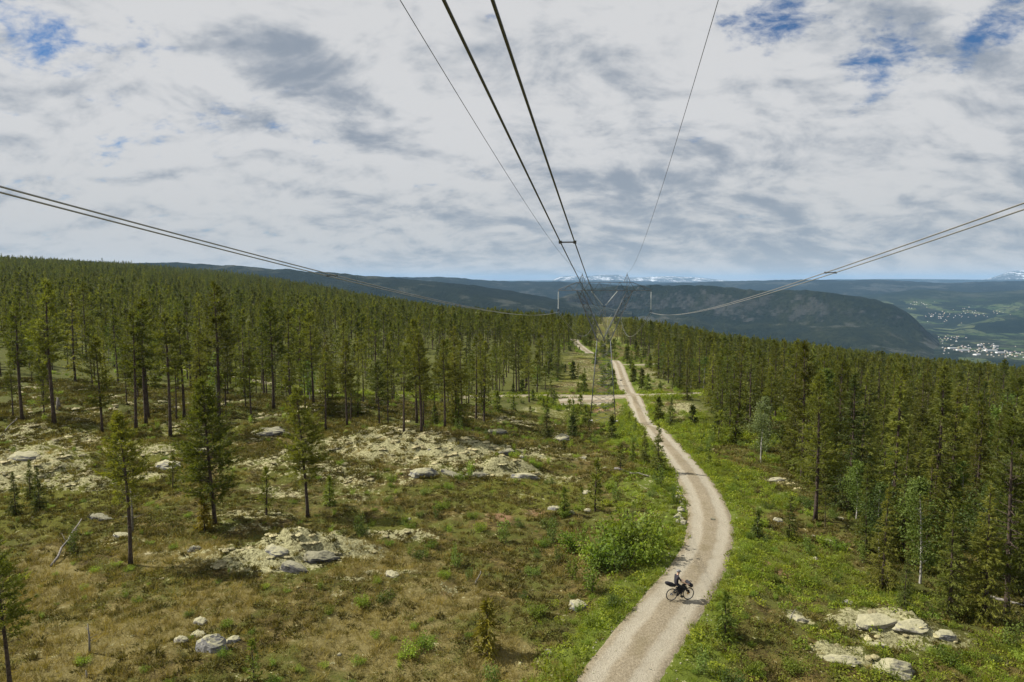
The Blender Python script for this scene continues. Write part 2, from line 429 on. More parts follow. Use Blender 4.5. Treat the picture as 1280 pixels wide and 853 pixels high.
M_rock = mat_rock('granite', (.10, .10, .10), (.27, .26, .24), .85)
M_rockpale = mat_rock('pale_granite', (.13, .12, .10), (.29, .27, .22), .8)
M_rockdark = mat_rock('dark_shaded_granite', (.035, .035, .035), (.11, .105, .10), .5)  # dark stone; its tone also paints in the shadowed undersides of the ledges

# ground
def make_ground_mat():
    m, nt = newmat('heath_ground'); N = NT(nt)
    p = N.pos()
    a1 = N.n('ShaderNodeSeparateColor', ins={0: N.attr('mask_a').outputs['Color']})
    a2 = N.n('ShaderNodeSeparateColor', ins={0: N.attr('mask_b').outputs['Color']})
    lich, green, tan = a1.outputs[0], a1.outputs[1], a1.outputs[2]
    bare, verge, forest = a2.outputs[0], a2.outputs[1], a2.outputs[2]
    nb = N.noise(p, .35, 5, .6); nm = N.noise(p, 1.3, 6, .65); nf = N.noise(p, 5.5, 6, .7); nv = N.noise(p, 16, 3, .6)
    mixn = N.math('ADD', N.math('MULTIPLY', nm, .6), N.math('MULTIPLY', nf, .4))
    c = N.mix(N.step(mixn, .38, .62), (.036, .027, .010), (.148, .112, .034))
    c = N.mix(N.step(N.math('ADD', nb, N.math('MULTIPLY', nf, .4)), .60, .80), c, (.082, .088, .018))
    c = N.mix(N.step(N.math('ADD', green, N.math('MULTIPLY', N.math('SUBTRACT', mixn, .5), 1.5)), .3, .7), c, N.mix(nf, (.045, .050, .009), (.16, .16, .026)))
    c = N.mix(N.step(N.math('ADD', tan, N.math('MULTIPLY', N.math('SUBTRACT', mixn, .5), 1.6)), .35, .75), c, N.mix(nf, (.10, .082, .026), (.235, .195, .078)))
    c = N.mix(N.step(N.math('ADD', verge, N.math('MULTIPLY', N.math('SUBTRACT', mixn, .5), 1.2)), .35, .75), c, N.mix(nf, (.050, .075, .010), (.15, .18, .026)))
    c = N.mix(N.step(N.math('ADD', bare, N.math('MULTIPLY', N.math('SUBTRACT', mixn, .5), 1.5)), .4, .7), c, N.mix(nf, (.15, .085, .045), (.26, .16, .09)))
    fl = N.step(N.math('ADD', lich, N.math('MULTIPLY', N.math('SUBTRACT', N.math('ADD', N.math('MULTIPLY', mixn, .65), N.math('MULTIPLY', N.noise(p, 2.6, 4, .7), .35)), .5), 5.0)), .44, .64)
    c = N.mix(fl, c, N.mix(N.step(nf, .3, .7), (.11, .10, .045), (.43, .41, .225)))
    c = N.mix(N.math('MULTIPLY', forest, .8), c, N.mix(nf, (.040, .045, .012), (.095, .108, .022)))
    c = N.mix(N.step(nv, .5, .70, 0, .55), c, (.022, .018, .008))
    h = N.math('ADD', N.math('MULTIPLY', nf, .7), N.math('MULTIPLY', nv, .35))
    N.out(N.principled(c, .95, 0, N.bump(h, .9, .16), .1)); return m
M_ground = make_ground_mat()

def grow(lo, hi, step, far_lo, far_hi, k):
    a = list(np.arange(lo, hi, step))
    s = step; v = hi
    up = []
    while v < far_hi: up.append(v); s = step + k * (v - hi); v += s
    s = step; v = lo - step; dn = []
    while v > far_lo: dn.append(v); s = step + k * (lo - v); v -= s
    return np.array(dn[::-1] + a + up)
gx = grow(-56, 50, .42, -2600, 2600, .042); gy = grow(27, 104, .38, -330, 3300, .042)
GX, GY = np.meshgrid(gx, gy); fx, fy = GX.ravel(), GY.ravel()
fz = hfun(fx, fy)
nx, ny = len(gx), len(gy)
i = (np.arange(ny - 1)[:, None] * nx + np.arange(nx - 1)[None]).ravel()
GF = np.stack([i, i + 1, i + nx + 1, i + nx], 1)
# lichen patches: px, py, half width, half depth (m), strength
LICH = [(515, 553, 11, 4.5, 1.), (450, 545, 6, 2.5, .8), (590, 560, 6, 3, .9), (640, 585, 5, 1.4, .9), (545, 590, 7, 1.6, .6), (430, 590, 6, 2.5, .55), (330, 575, 6, 2.5, .55),
        (400, 682, 4.5, 1.3, 1.), (330, 695, 4.5, 1.5, .9), (270, 690, 3, 1, .5), (20, 580, 6, 4, 1.), (95, 600, 5, 2, .7), (185, 595, 1.8, .8, .9), (190, 560, 3.5, 1.5, .6),
        (310, 640, 4, 2, .5), (350, 620, 3, 1.5, .6), (300, 660, 3, 1, .4), (60, 515, 9, 4, .75), (100, 510, 9, 5, .7), (30, 545, 8, 3, .6), (250, 530, 7, 4, .5), (420, 510, 7, 4, .7), (440, 500, 9, 4, .6),
        (500, 668, 3, .9, .7), (490, 718, 2.2, .7, .7), (440, 725, 1.6, .6, .6), (1100, 775, 3.2, 1.1, 1.), (1140, 790, 3, 1, .8), (1055, 820, 1.7, .9, .9), (1000, 773, 1, .7, .8), (1180, 800, 2, .8, .7),
        (645, 525, 8, 4, .5), (700, 600, 3, 1.2, .5), (870, 512, 6, 6, .7), (600, 505, 8, 4, .5), (220, 690, 2.5, .8, .5), (170, 675, 3, 1, .4), (880, 530, 4, 3, .6), (830, 470, 8, 14, .6), (850, 455, 10, 16, .6), (700, 515, 5, 4, .4), (790, 535, 3, 2, .5), (560, 735, 1.6, .5, .5)]
LW = [(at(a, b), c, d, e) for a, b, c, d, e in LICH]
def lich_f(x, y):
    v = np.zeros(len(x))
    wob = .45 + 1.1 * fbm(x, y, 2.0, 3, 61)
    for c, rx, ry, s in LW:
        q = (((x - c[0]) / rx) ** 2 + ((y - c[1]) / ry) ** 2) * wob
        v = np.maximum(v, s * np.exp(-q * q * .9))
    far = sstep(.53, .68, fbm(x, y, 8, 3, 66)) * .6 * sstep(50, 75, y) * np.where(x < 5, 1, .6)
    return np.maximum(v, far)
def corridor(x, y): return x - (-1.33 + .1425 * y)
def forest_f(x, y):
    c = corridor(x, y); wob = (fbm(x, y, 14, 2, 71) - .5) * 10
    wob = wob * .6
    wr = np.interp(y, [100, 220, 400], [19.5, 14, 13]); wl = np.interp(y, [95, 130, 180, 400], [18.5, 14, 12.5, 13])
    right = sstep(0, 4, c + wob - wr) * sstep(33, 42, y + wob * .3)
    left = sstep(0, 3, -c + wob - wl) * sstep(82, 92, y + wob * .5)
    return np.maximum(right, left)
def tan_f(x, y):
    v = sstep(.45, .62, fbm(x, y, 8, 3, 81)) * sstep(56, 44, y) * sstep(6, -2, corridor(x, y))
    for px, py, r, s in ((900 + 70, 700, 2.0, 0), (545, 745, 4, 1.0), (470, 790, 6, .9), (500, 820, 5, .8), (130, 800, 8, .8), (60, 760, 7, .6), (300, 810, 4, .4), (740, 720, 2.4, .8)):
        c = at(px, py); v = np.maximum(v, s * np.exp(-((x - c[0]) ** 2 + (y - c[1]) ** 2) / r ** 2))
    return v
def bare_f(x, y):
    v = np.zeros(len(x))
    for px, py, r, s in ((975, 712, 1.5, 1.), (625, 645, 2.2, .7), (672, 645, 2.2, .7), (755, 508, 5, 1.), (735, 505, 5, 1.), (715, 503, 4, .9), (765, 534, 4, .9), (745, 535, 3, .8), (470, 640, 2.5, .5), (560, 740, 2, .5), (430, 660, 2, .5)):
        c = at(px, py); v = np.maximum(v, s * np.exp(-((x - c[0]) ** 2 + ((y - c[1]) * .8) ** 2) / r ** 2))
    return v
rdv = road_d(fx, fy)
lv = lich_f(fx, fy); fv = forest_f(fx, fy); tv = tan_f(fx, fy); bv = bare_f(fx, fy)
verge_w = 2.2 + 5.0 * fbm(fx, fy, 10, 2, 91)
vv = sstep(1.0, 0.0, rdv / verge_w) * .9
vv = np.maximum(vv, sstep(.46, .6, fbm(fx, fy, 11, 3, 93)) * sstep(-3, 6, corridor(fx, fy)) * .8 * sstep(20, 60, fy))
gv = sstep(.45, .65, fbm(fx, fy, 13, 3, 95)) * sstep(44, 60, fy)
lv = lv * sstep(0, 1.5, rdv) * (1 - .35 * fv)
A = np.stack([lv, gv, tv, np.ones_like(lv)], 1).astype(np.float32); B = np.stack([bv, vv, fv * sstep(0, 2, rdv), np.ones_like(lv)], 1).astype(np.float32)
ground = link('ground', mesh('ground', np.stack([fx, fy, fz], 1), GF, [M_ground], None, True, {'mask_a': ('FLOAT_COLOR', A), 'mask_b': ('FLOAT_COLOR', B)}))
meta(ground, 'heath covered upland ground of moss, heather and lichen', kind='structure')

# roads
def make_road_mat():
    m, nt = newmat('gravel'); N = NT(nt)
    p = N.pos(); u = N.attr('across').outputs['Fac']
    n1 = N.noise(p, .8, 5, .6); n2 = N.noise(p, 7, 6, .7); n3 = N.noise(p, 22, 3, .6)
    uu = N.math('ABSOLUTE', N.math('ADD', u, N.math('MULTIPLY', N.math('SUBTRACT', n1, .5), .35)))
    trk = N.math('MULTIPLY', N.step(uu, .22, .42), N.step(uu, .92, .66))
    c = N.mix(N.step(n2, .3, .7), (.18, .150, .098), (.32, .272, .19))
    c = N.mix(N.math('MULTIPLY', trk, N.step(n1, .2, .6, .55, .95)), c, N.mix(n2, (.27, .243, .180), (.42, .382, .298)))
    ctr = N.math('MULTIPLY', N.step(uu, .30, .08), N.step(N.noise(p, .25, 4, .6), .45, .62))
    c = N.mix(N.math('MULTIPLY', ctr, .45), c, (.16, .13, .065))
    c = N.mix(N.step(n3, .50, .68, 0, .6), c, (.12, .10, .075))
    N.out(N.principled(c, .95, 0, N.bump(N.math('ADD', N.math('ADD', n2, n1), N.math('MULTIPLY', n3, .8)), .9, .09), .1)); return m
M_road = make_road_mat()
us = np.linspace(-1.25, 1.25, 17)
zoff = {'pad': .03, 'main': .02, 'turn': .012, 'spur': .008, 'cross': .0}
rnames = {'pad': 'gravel_pad', 'main': 'gravel_road', 'turn': 'gravel_road', 'spur': 'gravel_road', 'cross': 'gravel_road'}
rlabels = {'pad': 'wide pale gravel patch on the crossing track beside the pylon', 'main': 'pale gravel road winding up from the cyclist past the pylon', 'turn': 'distant gravel road left of the pylon climbing into the forest', 'spur': 'short gravel spur leaving the far bend to the right', 'cross': 'narrow gravel track crossing the winding road near the pylon'}
for k, (ln, wd) in ROADS.items():
    t = np.gradient(ln, axis=0); t /= np.linalg.norm(t, axis=1, keepdims=True); nrm = np.stack([t[:, 1], -t[:, 0]], 1)
    s_ = np.arange(len(ln))
    wob = 1 + .22 * (fbm(ln[:, 0], ln[:, 1], 3.5, 4, 101) - .5)
    pts = ln[:, None] + nrm[:, None] * (us[None, :, None] * wd * wob[:, None, None])
    X = pts[..., 0].ravel(); Y = pts[..., 1].ravel()
    zb = base_h(X, Y).reshape(len(ln), -1)
    au = np.abs(us)
    prof = .05 * (1 - np.minimum(au, 1) ** 2) - .045 * np.exp(-((au - .52) / .16) ** 2) - .24 * sstep(.92, 1.25, au)
    Z = zb + prof[None] + zoff[k] + (fbm(X, Y, 1.2, 3, 103).reshape(zb.shape) - .5) * .05
    nn = len(us); i = (np.arange(len(ln) - 1)[:, None] * nn + np.arange(nn - 1)[None]).ravel()
    F = np.stack([i, i + 1, i + nn + 1, i + nn], 1)
    o = link(rnames[k], mesh('gravel_road', np.stack([X, Y, Z.ravel()], 1), F, [M_road], None, True, {'across': ('FLOAT', np.tile(us, len(ln)).astype(np.float32))}))
    meta(o, rlabels[k], kind='structure')

# ------------------------------------------------------------------ far country
def make_hill_mat(name, forest1, forest2, rock=(.2, .19, .17), rock_amt=.5, snow=0., field=0., slope_lo=.62, slope_hi=.8):
    m, nt = newmat(name); N = NT(nt)
    p = N.pos(); g = N.n('ShaderNodeNewGeometry')
    n1 = N.noise(p, .0012, 7, .6); n2 = N.noise(p, .009, 6, .65); n3 = N.noise(p, .045, 4, .65)
    c = N.mix(N.step(N.math('ADD', N.math('MULTIPLY', n1, .6), N.math('MULTIPLY', n2, .4)), .4, .62), forest1, forest2)
    c = N.mix(N.step(n3, .45, .7, 0, .6), c, tuple(q * .35 for q in forest1))
    up = N.n('ShaderNodeSeparateXYZ', ins={0: g.outputs['True Normal']}).outputs[2]
    if rock_amt:
        f = N.math('MULTIPLY', N.step(N.math('ADD', up, N.math('MULTIPLY', N.math('SUBTRACT', n2, .5), .5)), slope_hi, slope_lo), rock_amt)
        c = N.mix(f, c, N.mix(n3, tuple(q * .45 for q in rock), tuple(q * 1.3 for q in rock)))
        c = N.mix(N.step(N.math('ADD', n1, N.math('MULTIPLY', n2, .5)), .79, .90, 0, rock_amt * .8), c, tuple(q * 1.2 for q in rock))
    if field:
        vo = N.n('ShaderNodeTexVoronoi', ins={'Vector': N.n('ShaderNodeMapping', ins={0: p, 3: (.0075, .0042, 0)}).outputs[0], 'Scale': 1.0})
        vo.feature = 'F1'
        r = N.n('ShaderNodeSeparateColor', ins={0: vo.outputs['Color']})
        fc = N.mix(r.outputs[1], (.05, .09, .03), (.14, .16, .075)); fc = N.mix(N.step(N.noise(p, .018, 4, .6), .5, .6), fc, (.012, .022, .014))
        c = N.mix(N.math('MULTIPLY', N.math('MULTIPLY', N.step(r.outputs[0], .62, .64), N.attr('fields').outputs['Fac']), field), c, fc)
    if snow:
        f = N.step(N.math('ADD', N.math('MULTIPLY', n2, .5), N.math('MULTIPLY', N.noise(p, .0025, 5, .6), .5)), .50, .58)
        c = N.mix(N.math('MULTIPLY', f, snow), c, (.8, .83, .86))
    N.out(N.principled(c, .95, 0, N.bump(N.math('ADD', n3, N.math('MULTIPLY', N.noise(p, .16, 2, .6), .6)), 1.0, 30.), .05)); return m
def ridge(name, label, crest, front, back, zbase, mat, ns=260, nf=46, nb=14, prof=None, amp=1., seed=0, fields=None, rough=900):
    cr = np.array(crest, float); sx = np.linspace(cr[0, 0], cr[-1, 0], ns)
    py = np.interp(sx, cr[:, 0], cr[:, 1]); D = np.interp(sx, cr[:, 0], cr[:, 2])
    ker = np.hanning(9); ker /= ker.sum(); py = np.convolve(np.pad(py, 4, 'edge'), ker, 'valid')
    pts = np.array([P(a, b, c) for a, b, c in zip(sx, py, D)])
    rad = pts[:, :2] / np.linalg.norm(pts[:, :2], axis=1, keepdims=True)
    tf = np.linspace(1, 0, nf) ** 1.25; tb = np.linspace(0, 1, nb + 1)[1:]
    off = np.concatenate([-tf * front, tb * back]); tt = np.concatenate([tf, tb])
    pf = np.array([prof(t) for t in tf]) if prof else .5 + .5 * np.cos(np.pi * tf)
    pb = .5 + .5 * np.cos(np.pi * tb)
    pr = np.concatenate([pf, pb])
    XY = pts[:, None, :2] + rad[:, None] * off[None, :, None]
    X = XY[..., 0]; Y = XY[..., 1]
    zc = pts[:, 2][:, None]
    Z = zbase + (zc - zbase) * pr[None]
    hgt = np.maximum(zc - zbase, 50)
    nz = (fbm(X, Y, rough, 5, 200 + seed).reshape(X.shape) - .5)
    wgt = np.sin(np.pi * np.clip(tt, 0, 1))[None] * 1.05 + .14
    Z = Z + nz * hgt * .55 * amp * wgt
    Z = Z + (fbm(X, Y, rough * .12, 3, 300 + seed).reshape(X.shape) - .5) * hgt * .09 * amp
    nn = len(off); i = (np.arange(ns - 1)[:, None] * nn + np.arange(nn - 1)[None]).ravel()
    F = np.stack([i, i + nn, i + nn + 1, i + 1], 1)
    at_ = None
    if fields is not None: at_ = {'fields': ('FLOAT', fields(sx, tt, X, Y).astype(np.float32).ravel())}
    o = link(name, mesh(name, np.stack([X, Y, Z], -1).reshape(-1, 3), F, [mat], None, True, at_))
    meta(o, label, kind='structure'); return o
Mh_f = make_hill_mat('forest_hill', (.008, .014, .009), (.020, .028, .014), (.2, .19, .16), .25)
Mh_c = make_hill_mat('cliff_hill', (.012, .019, .010), (.034, .040, .016), (.13, .128, .12), .5, 0, 0, .52, .70)
Mh_b = make_hill_mat('blue_hill', (.008, .014, .012), (.020, .028, .020), (.2, .2, .2), .2)
Mh_v = make_hill_mat('valley_side', (.010, .019, .012), (.026, .038, .018), (.2, .19, .16), .15, 0, 1.0)
Mh_s = make_hill_mat('snow_mountain', (.07, .075, .08), (.12, .12, .12), (.16, .16, .17), .8, 1.0)
# valley floor to the horizon
vx = np.concatenate([np.linspace(-42000, -9000, 20), np.linspace(-8500, 8500, 90), np.linspace(9000, 42000, 20)])
vy = np.concatenate([np.linspace(-9000, 1000, 16), np.linspace(1300, 9000, 80), np.linspace(9800, 52000, 30)])
VX, VY = np.meshgrid(vx, vy)
VZ = VALLEY + (fbm(VX, VY, 900, 4, 400).reshape(VX.shape) - .5) * 30 - ((VX ** 2 + (VY) ** 2) / (2 * 6.4e6 * 4))
i = (np.arange(len(vy) - 1)[:, None] * len(vx) + np.arange(len(vx) - 1)[None]).ravel(); n_ = len(vx)
vf = sstep(1200, 2500, VX) * sstep(3000, 3600, VY)
vo = link('valley_floor', mesh('valley_floor', np.stack([VX, VY, VZ], -1).reshape(-1, 3), np.stack([i, i + 1, i + n_ + 1, i + n_], 1), [Mh_v], None, True, {'fields': ('FLOAT', vf.astype(np.float32).ravel())}))
meta(vo, 'flat wooded valley floor with fields running to the horizon', kind='structure')
apron = lambda t: (1 - .62 * sstep(0.02, .20, t)) * (1 - sstep(.3, 1, t) * 1.0)
ridge('forested_hill', 'dark forested ridge behind the left hill', [(-500, 335, 5200), (-100, 330, 5200), (190, 328, 5200), (300, 332, 5000), (400, 341, 4900), (470, 344, 4800), (520, 350, 4800), (600, 358, 4700), (660, 368, 4600), (720, 380, 4500), (790, 392, 4300)],
      2600, 2500, VALLEY - 10, Mh_f, seed=1, amp=.7)
ridge('blue_hill', 'long blue wooded hill in the middle distance', [(360, 352, 9500), (480, 346, 9500), (560, 348, 9500), (640, 352, 9500), (700, 352, 9200), (760, 356, 9000), (900, 366, 9000)], 3600, 3000, VALLEY - 20, Mh_b, seed=2, amp=.6)
ridge('cliff_mountain', 'flat topped wooded mountain ending in a cliff above the valley', [(690, 376, 4900), (740, 362, 5200), (780, 358.5, 5300), (860, 358, 5200), (920, 362, 5000), (965, 364, 4900), (1000, 361.5, 4800), (1040, 366, 4700), (1090, 376, 4600), (1115, 383, 4550), (1135, 393, 4500), (1150, 406, 4450), (1165, 424, 4400), (1185, 441, 4350), (1215, 452, 4300)],
      1500, 1500, VALLEY - 6, Mh_c, ns=420, nf=80, prof=apron, seed=3, amp=.8, rough=520)
ridge('blue_hill', 'wide blue plateau behind the cliff mountain', [(700, 362, 13000), (840, 354, 13000), (900, 352, 13000), (1000, 350, 12500), (1060, 351, 12000), (1090, 349, 12000), (1180, 354, 11500), (1240, 352, 11500), (1300, 352, 11500), (1700, 350, 11500)], 4800, 4000, VALLEY - 20, Mh_b, seed=4, amp=.6)
ridge('valley_side', 'sloping valley side with green fields right of the cliff', [(1060, 372, 9000), (1150, 362, 8800), (1220, 366, 8500), (1290, 362, 8200), (1500, 355, 8000), (1800, 350, 8000)], 3300, 2000, VALLEY - 8, Mh_v, seed=5, amp=.55,
      fields=lambda sx, tt, X, Y: np.ones((len(sx), 1)) * sstep(.25, .5, tt)[None] * .9)
ridge('valley_side', 'dark wooded spur with pale clearings above the valley town', [(1165, 425, 5500), (1200, 410, 5700), (1240, 398, 5900), (1290, 383, 6100), (1400, 372, 6200), (1700, 366, 6200)], 1000, 1300, VALLEY - 8, Mh_v, seed=6, amp=.5,
      fields=lambda sx, tt, X, Y: np.ones((len(sx), len(tt))) * .75)
ridge('snow_mountain', 'long snow streaked mountain on the horizon beyond the pylon', [(660, 354, 30000), (690, 351, 30000), (698, 346.5, 30000), (715, 345, 30000), (735, 345.5, 30000), (752, 343.5, 30000), (775, 343.5, 30000), (783, 347, 30000), (800, 347, 30000), (830, 345.5, 30000), (870, 347, 30000), (900, 350, 30000), (940, 354, 30000)], 3500, 5000, -100, Mh_s, seed=7, amp=.3, rough=2500)
ridge('blue_hill', 'pale blue far ridge along the horizon', [(520, 352, 22000), (640, 351, 22000), (760, 350.5, 22000), (850, 353, 22000), (960, 352, 22000), (1040, 349.5, 22000), (1140, 349, 22000), (1230, 350, 22000), (1300, 349, 22000), (1800, 348, 22000)], 5000, 4000, -200, Mh_b, seed=8, amp=.4, rough=2500)
ridge('snow_mountain', 'round grey mountain with snow streaks at the right edge of the horizon', [(1190, 353, 26000), (1235, 349, 26000), (1250, 344, 26000), (1262, 339.5, 26000), (1280, 338, 26000), (1310, 341, 26000), (1380, 352, 26000)], 3000, 3500, -100, Mh_s, ns=120, seed=9, amp=.3, rough=2500)

# ------------------------------------------------------------------ plants
def nrm(v): return v / np.maximum(np.linalg.norm(v, axis=-1, keepdims=True), 1e-9)
def tufts(Pc, Dr, k, l, wd, spread, rng, up=.15, along=1.0, tint=None):
    n = len(Pc)
    d = nrm(Dr[:, None] * along + rng.normal(0, spread, (n, k, 3)) + np.array([0, 0, up]))
    side = nrm(np.cross(d, rng.normal(0, 1, (n, k, 3))))
    L = l * rng.uniform(.6, 1.15, (n, k, 1))
    b = Pc[:, None] + rng.normal(0, l * .12, (n, k, 3))
    V = np.stack([b - side * wd * .5, b + side * wd * .5, b + d * L], 2).reshape(-1, 3)
    F = np.arange(len(V)).reshape(-1, 3)
    t = rng.uniform(0, 1, n) if tint is None else tint
    T = np.clip(np.repeat(t, k * 3) + rng.normal(0, .12, n * k).repeat(3), 0, 1)
    return V, F, T
def leaves(Pc, size, rng, up=.4, tint=None):
    n = len(Pc)
    a = nrm(rng.normal(0, 1, (n, 3))); nn = nrm(rng.normal(0, 1, (n, 3)) + np.array([0, 0, up])); a = nrm(np.cross(a, nn)); b = np.cross(nn, a)
    s = size * rng.uniform(.6, 1.25, (n, 1))
    V = np.stack([Pc - a * s * .5, Pc + b * s * .32, Pc + a * s * .5, Pc - b * s * .32], 1).reshape(-1, 3)
    F = np.arange(len(V)).reshape(-1, 4)
    t = rng.uniform(0, 1, n) if tint is None else tint
    return V, F, np.repeat(np.clip(t, 0, 1), 4)
LODP = {0: dict(nb=112, sp=.20, k=6, l=.40, w=.085), 1: dict(nb=78, sp=.28, k=4, l=.46, w=.13), 2: dict(nb=36, sp=.55, k=4, l=.75, w=.27)}
def conifer(kind, h, cb, Rm, lod, seed, sparse=1.0, bend=.15):
    rng = np.random.RandomState(seed); q = LODP[lod]
    tr = MB(); nseg = 9 if lod < 2 else 4
    tz = np.linspace(-.4, h, nseg); f = np.clip(tz / h, 0, 1)
    ph = rng.uniform(0, 6.28)
    cx = bend * np.sin(f * 2.6 + ph) - bend * math.sin(ph); cy = bend * np.cos(f * 2.1 + ph) - bend * math.cos(ph)
    r0 = .010 * h + .035 if kind == 'pine' else .010 * h + .03
    tr.tube(np.stack([cx, cy, tz], 1), r0 * (1 - f) ** .8 + .012 + .35 * r0 * np.exp(-np.maximum(tz, 0) / .35), 7 if lod == 0 else (5 if lod == 1 else 3), lod < 1)
    nb = int(q['nb'] * sparse * (1.25 if kind == 'spruce' else 1.0))
    t = np.sort(rng.uniform(0, 1, nb)); t = (np.floor(t * nb / 4.5) * 4.5 / nb * .65 + t * .35) if kind == 'spruce' else t
    z = h * (cb + (1 - cb) * (t ** (.92 if kind == 'pine' else 1.05)) * .985)
    az = rng.uniform(0, 6.283, nb) + np.arange(nb) * 2.4
    if kind == 'pine':
        pr = np.minimum(1, (t + .12) / .34) ** .8 * (1 - t) ** .72 + .05
        ln = Rm * pr * rng.uniform(.55, 1.22, nb)
        el = np.radians(-8 + 48 * t ** 1.3 + rng.normal(0, 11, nb))
    else:
        pr = (1 - t) ** .88 * np.minimum(1, (t + .05) / .12) ** .5 + .035
        ln = Rm * pr * rng.uniform(.72, 1.18, nb)
        el = np.radians(-20 + 48 * t ** 1.5 + rng.normal(0, 6, nb))
    bx = np.interp(z, tz, cx); by = np.interp(z, tz, cy)
    dirs = np.stack([np.cos(az) * np.cos(el), np.sin(az) * np.cos(el), np.sin(el)], 1)
    curl = .22 if kind == 'pine' else .14
    PC = []; DR = []; TT = []
    for i in range(nb):
        m = max(2, int(ln[i] / q['sp']))
        s0 = .30 if kind == 'pine' else .12
        s = (s0 + (1 - s0) * (np.arange(m) + rng.uniform(0, 1, m)) / m) * ln[i]
        p = np.array([bx[i], by[i], z[i]]) + dirs[i] * s[:, None]
        p[:, 2] += curl * (s / max(ln[i], .1)) ** 2 * ln[i]
        lat = np.array([-dirs[i, 1], dirs[i, 0], 0])
        wl = (.28 if kind == 'pine' else .24) * ln[i] * (1 - .6 * s / ln[i])
        off = rng.uniform(-1, 1, m) * wl
        p = p + lat * off[:, None]
        if kind == 'spruce': p[:, 2] -= np.abs(off) * .35
        PC.append(p); DR.append(dirs[i] * .8 + lat * np.sign(off)[:, None] * .45 + (np.array([0, 0, -.18]) if kind == 'spruce' else 0)); TT.append(np.full(m, rng.uniform(.1, .9)) + rng.normal(0, .12, m))
        if lod < 2 and (lod == 0 or i % 3 == 0) and ln[i] > .25:
            tip = np.array([bx[i], by[i], z[i]]) + dirs[i] * ln[i] * .85; tip[2] += curl * .7 * ln[i]
            mid = np.array([bx[i], by[i], z[i]]) + dirs[i] * ln[i] * .45
            tr.tube([(bx[i], by[i], z[i]), mid, tip], [.010 + .010 * ln[i], .008 + .005 * ln[i], .004], 3, False)
    PC.append(np.stack([np.full(5, cx[-1]), np.full(5, cy[-1]), h - np.linspace(0, .10 * h, 5)], 1)); DR.append(np.tile([[0, 0, 1.]], (5, 1))); TT.append(np.full(5, .7))
    if kind == 'pine' and lod < 2:
        for i in range(10 if lod == 0 else 4):
            zz = h * cb * rng.uniform(.35, 1.0); a = rng.uniform(0, 6.28); L = rng.uniform(.3, 1.1)
            x0, y0 = np.interp(zz, tz, cx), np.interp(zz, tz, cy)
            tr.tube([(x0, y0, zz), (x0 + math.cos(a) * L * .6, y0 + math.sin(a) * L * .6, zz - .05), (x0 + math.cos(a) * L, y0 + math.sin(a) * L, zz + rng.uniform(-.15, .15))], [.022, .014, .006], 3, False)
    V, F, T = tufts(np.concatenate(PC), np.concatenate(DR), q['k'], q['l'] * (1 if kind == 'pine' else .9), q['w'], .55 if kind == 'pine' else .42, rng, .14 if kind == 'pine' else -.05, 1.0, np.concatenate(TT))
    return tr, (V, F, T)
def birch(h, lod, seed, R_=.24, cb=.22, bare=0):
    rng = np.random.RandomState(seed); tr = MB(); tw = MB()
    tz = np.linspace(-.3, h * .95, 8); f = tz / h
    cx = .25 * np.sin(f * 3 + seed); cy = .2 * np.cos(f * 2.5 + seed) - .2 * math.cos(seed)
    cx -= cx[0]; cy -= cy[0]
    tr.tube(np.stack([cx, cy, tz], 1), (.008 * h + .02) * (1 - np.clip(f, 0, 1)) + .01, 6, False)
    nb = {0: 80, 1: 44, 2: 16}[lod]; nl = {0: 62, 1: 28, 2: 9}[lod]; sz = {0: .19, 1: .33, 2: .62}[lod]
    PC = []; TT = []
    for i in range(nb):
        t = rng.uniform(0, 1); z0 = h * (cb * .8 + (.93 - cb * .8) * t)
        pr = math.sin(math.pi * min(1, (.12 + .88 * t)) ** .8) ** .7 + .12
        ln = R_ * h * pr * rng.uniform(.55, 1.15); a = rng.uniform(0, 6.28); e = math.radians(rng.uniform(15, 60))
        d = np.array([math.cos(a) * math.cos(e), math.sin(a) * math.cos(e), math.sin(e)])
        b0 = np.array([np.interp(z0, tz, cx), np.interp(z0, tz, cy), z0])
        tip = b0 + d * ln; tip[2] -= .12 * ln
        if lod < 2 and i % 2: tr.tube([b0, b0 + d * ln * .35, b0 + d * ln * .6], [.008 + .005 * ln, .006, .003], 3, False)
        s = rng.uniform(.25, 1.05, nl) ** .8
        p = b0 + (tip - b0) * s[:, None] + rng.normal(0, .12 * ln + .08, (nl, 3))
        PC.append(p); TT.append(np.clip(rng.uniform(.1, .9) + rng.normal(0, .18, nl), 0, 1))
    V, F, T = leaves(np.concatenate(PC), sz, rng, .5, np.concatenate(TT))
    return tr, (V, F, T)
def bush(h, R_, lod, seed, leaf=.11, n=900, stems=9):
    rng = np.random.RandomState(seed); tr = MB(); PC = []; TT = []
    per = n // stems
    for i in range(stems):
        a = rng.uniform(0, 6.28); r = R_ * math.sqrt(rng.uniform(.05, 1)); hh = h * rng.uniform(.5, 1.05) * (1 - .35 * r / R_)
        tip = np.array([math.cos(a) * r, math.sin(a) * r, hh]); root = np.array([math.cos(a) * r * .25, math.sin(a) * r * .25, -.12])
        mid = (root + tip) / 2 + rng.normal(0, .06, 3)
        tr.tube([root, mid, tip], [.016, .011, .004], 3, False)
        s = rng.uniform(.18, 1.05, per) ** .8
        p = root + (tip - root) * s[:, None] + rng.normal(0, 1, (per, 3)) * np.array([R_ * .24, R_ * .24, h * .10]) * (1.15 - .5 * s[:, None])
        p[:, 2] = np.maximum(p[:, 2], .02)
        PC.append(p); TT.append(np.clip(rng.uniform(.1, .9) + rng.normal(0, .18, per), 0, 1))
    return tr, leaves(np.concatenate(PC), leaf, rng, .6, np.concatenate(TT))
def crown_mesh(name, cr, mat): return mesh(name, cr[0], cr[1], [mat], None, False, {'tint': ('FLOAT', cr[2].astype(np.float32))})
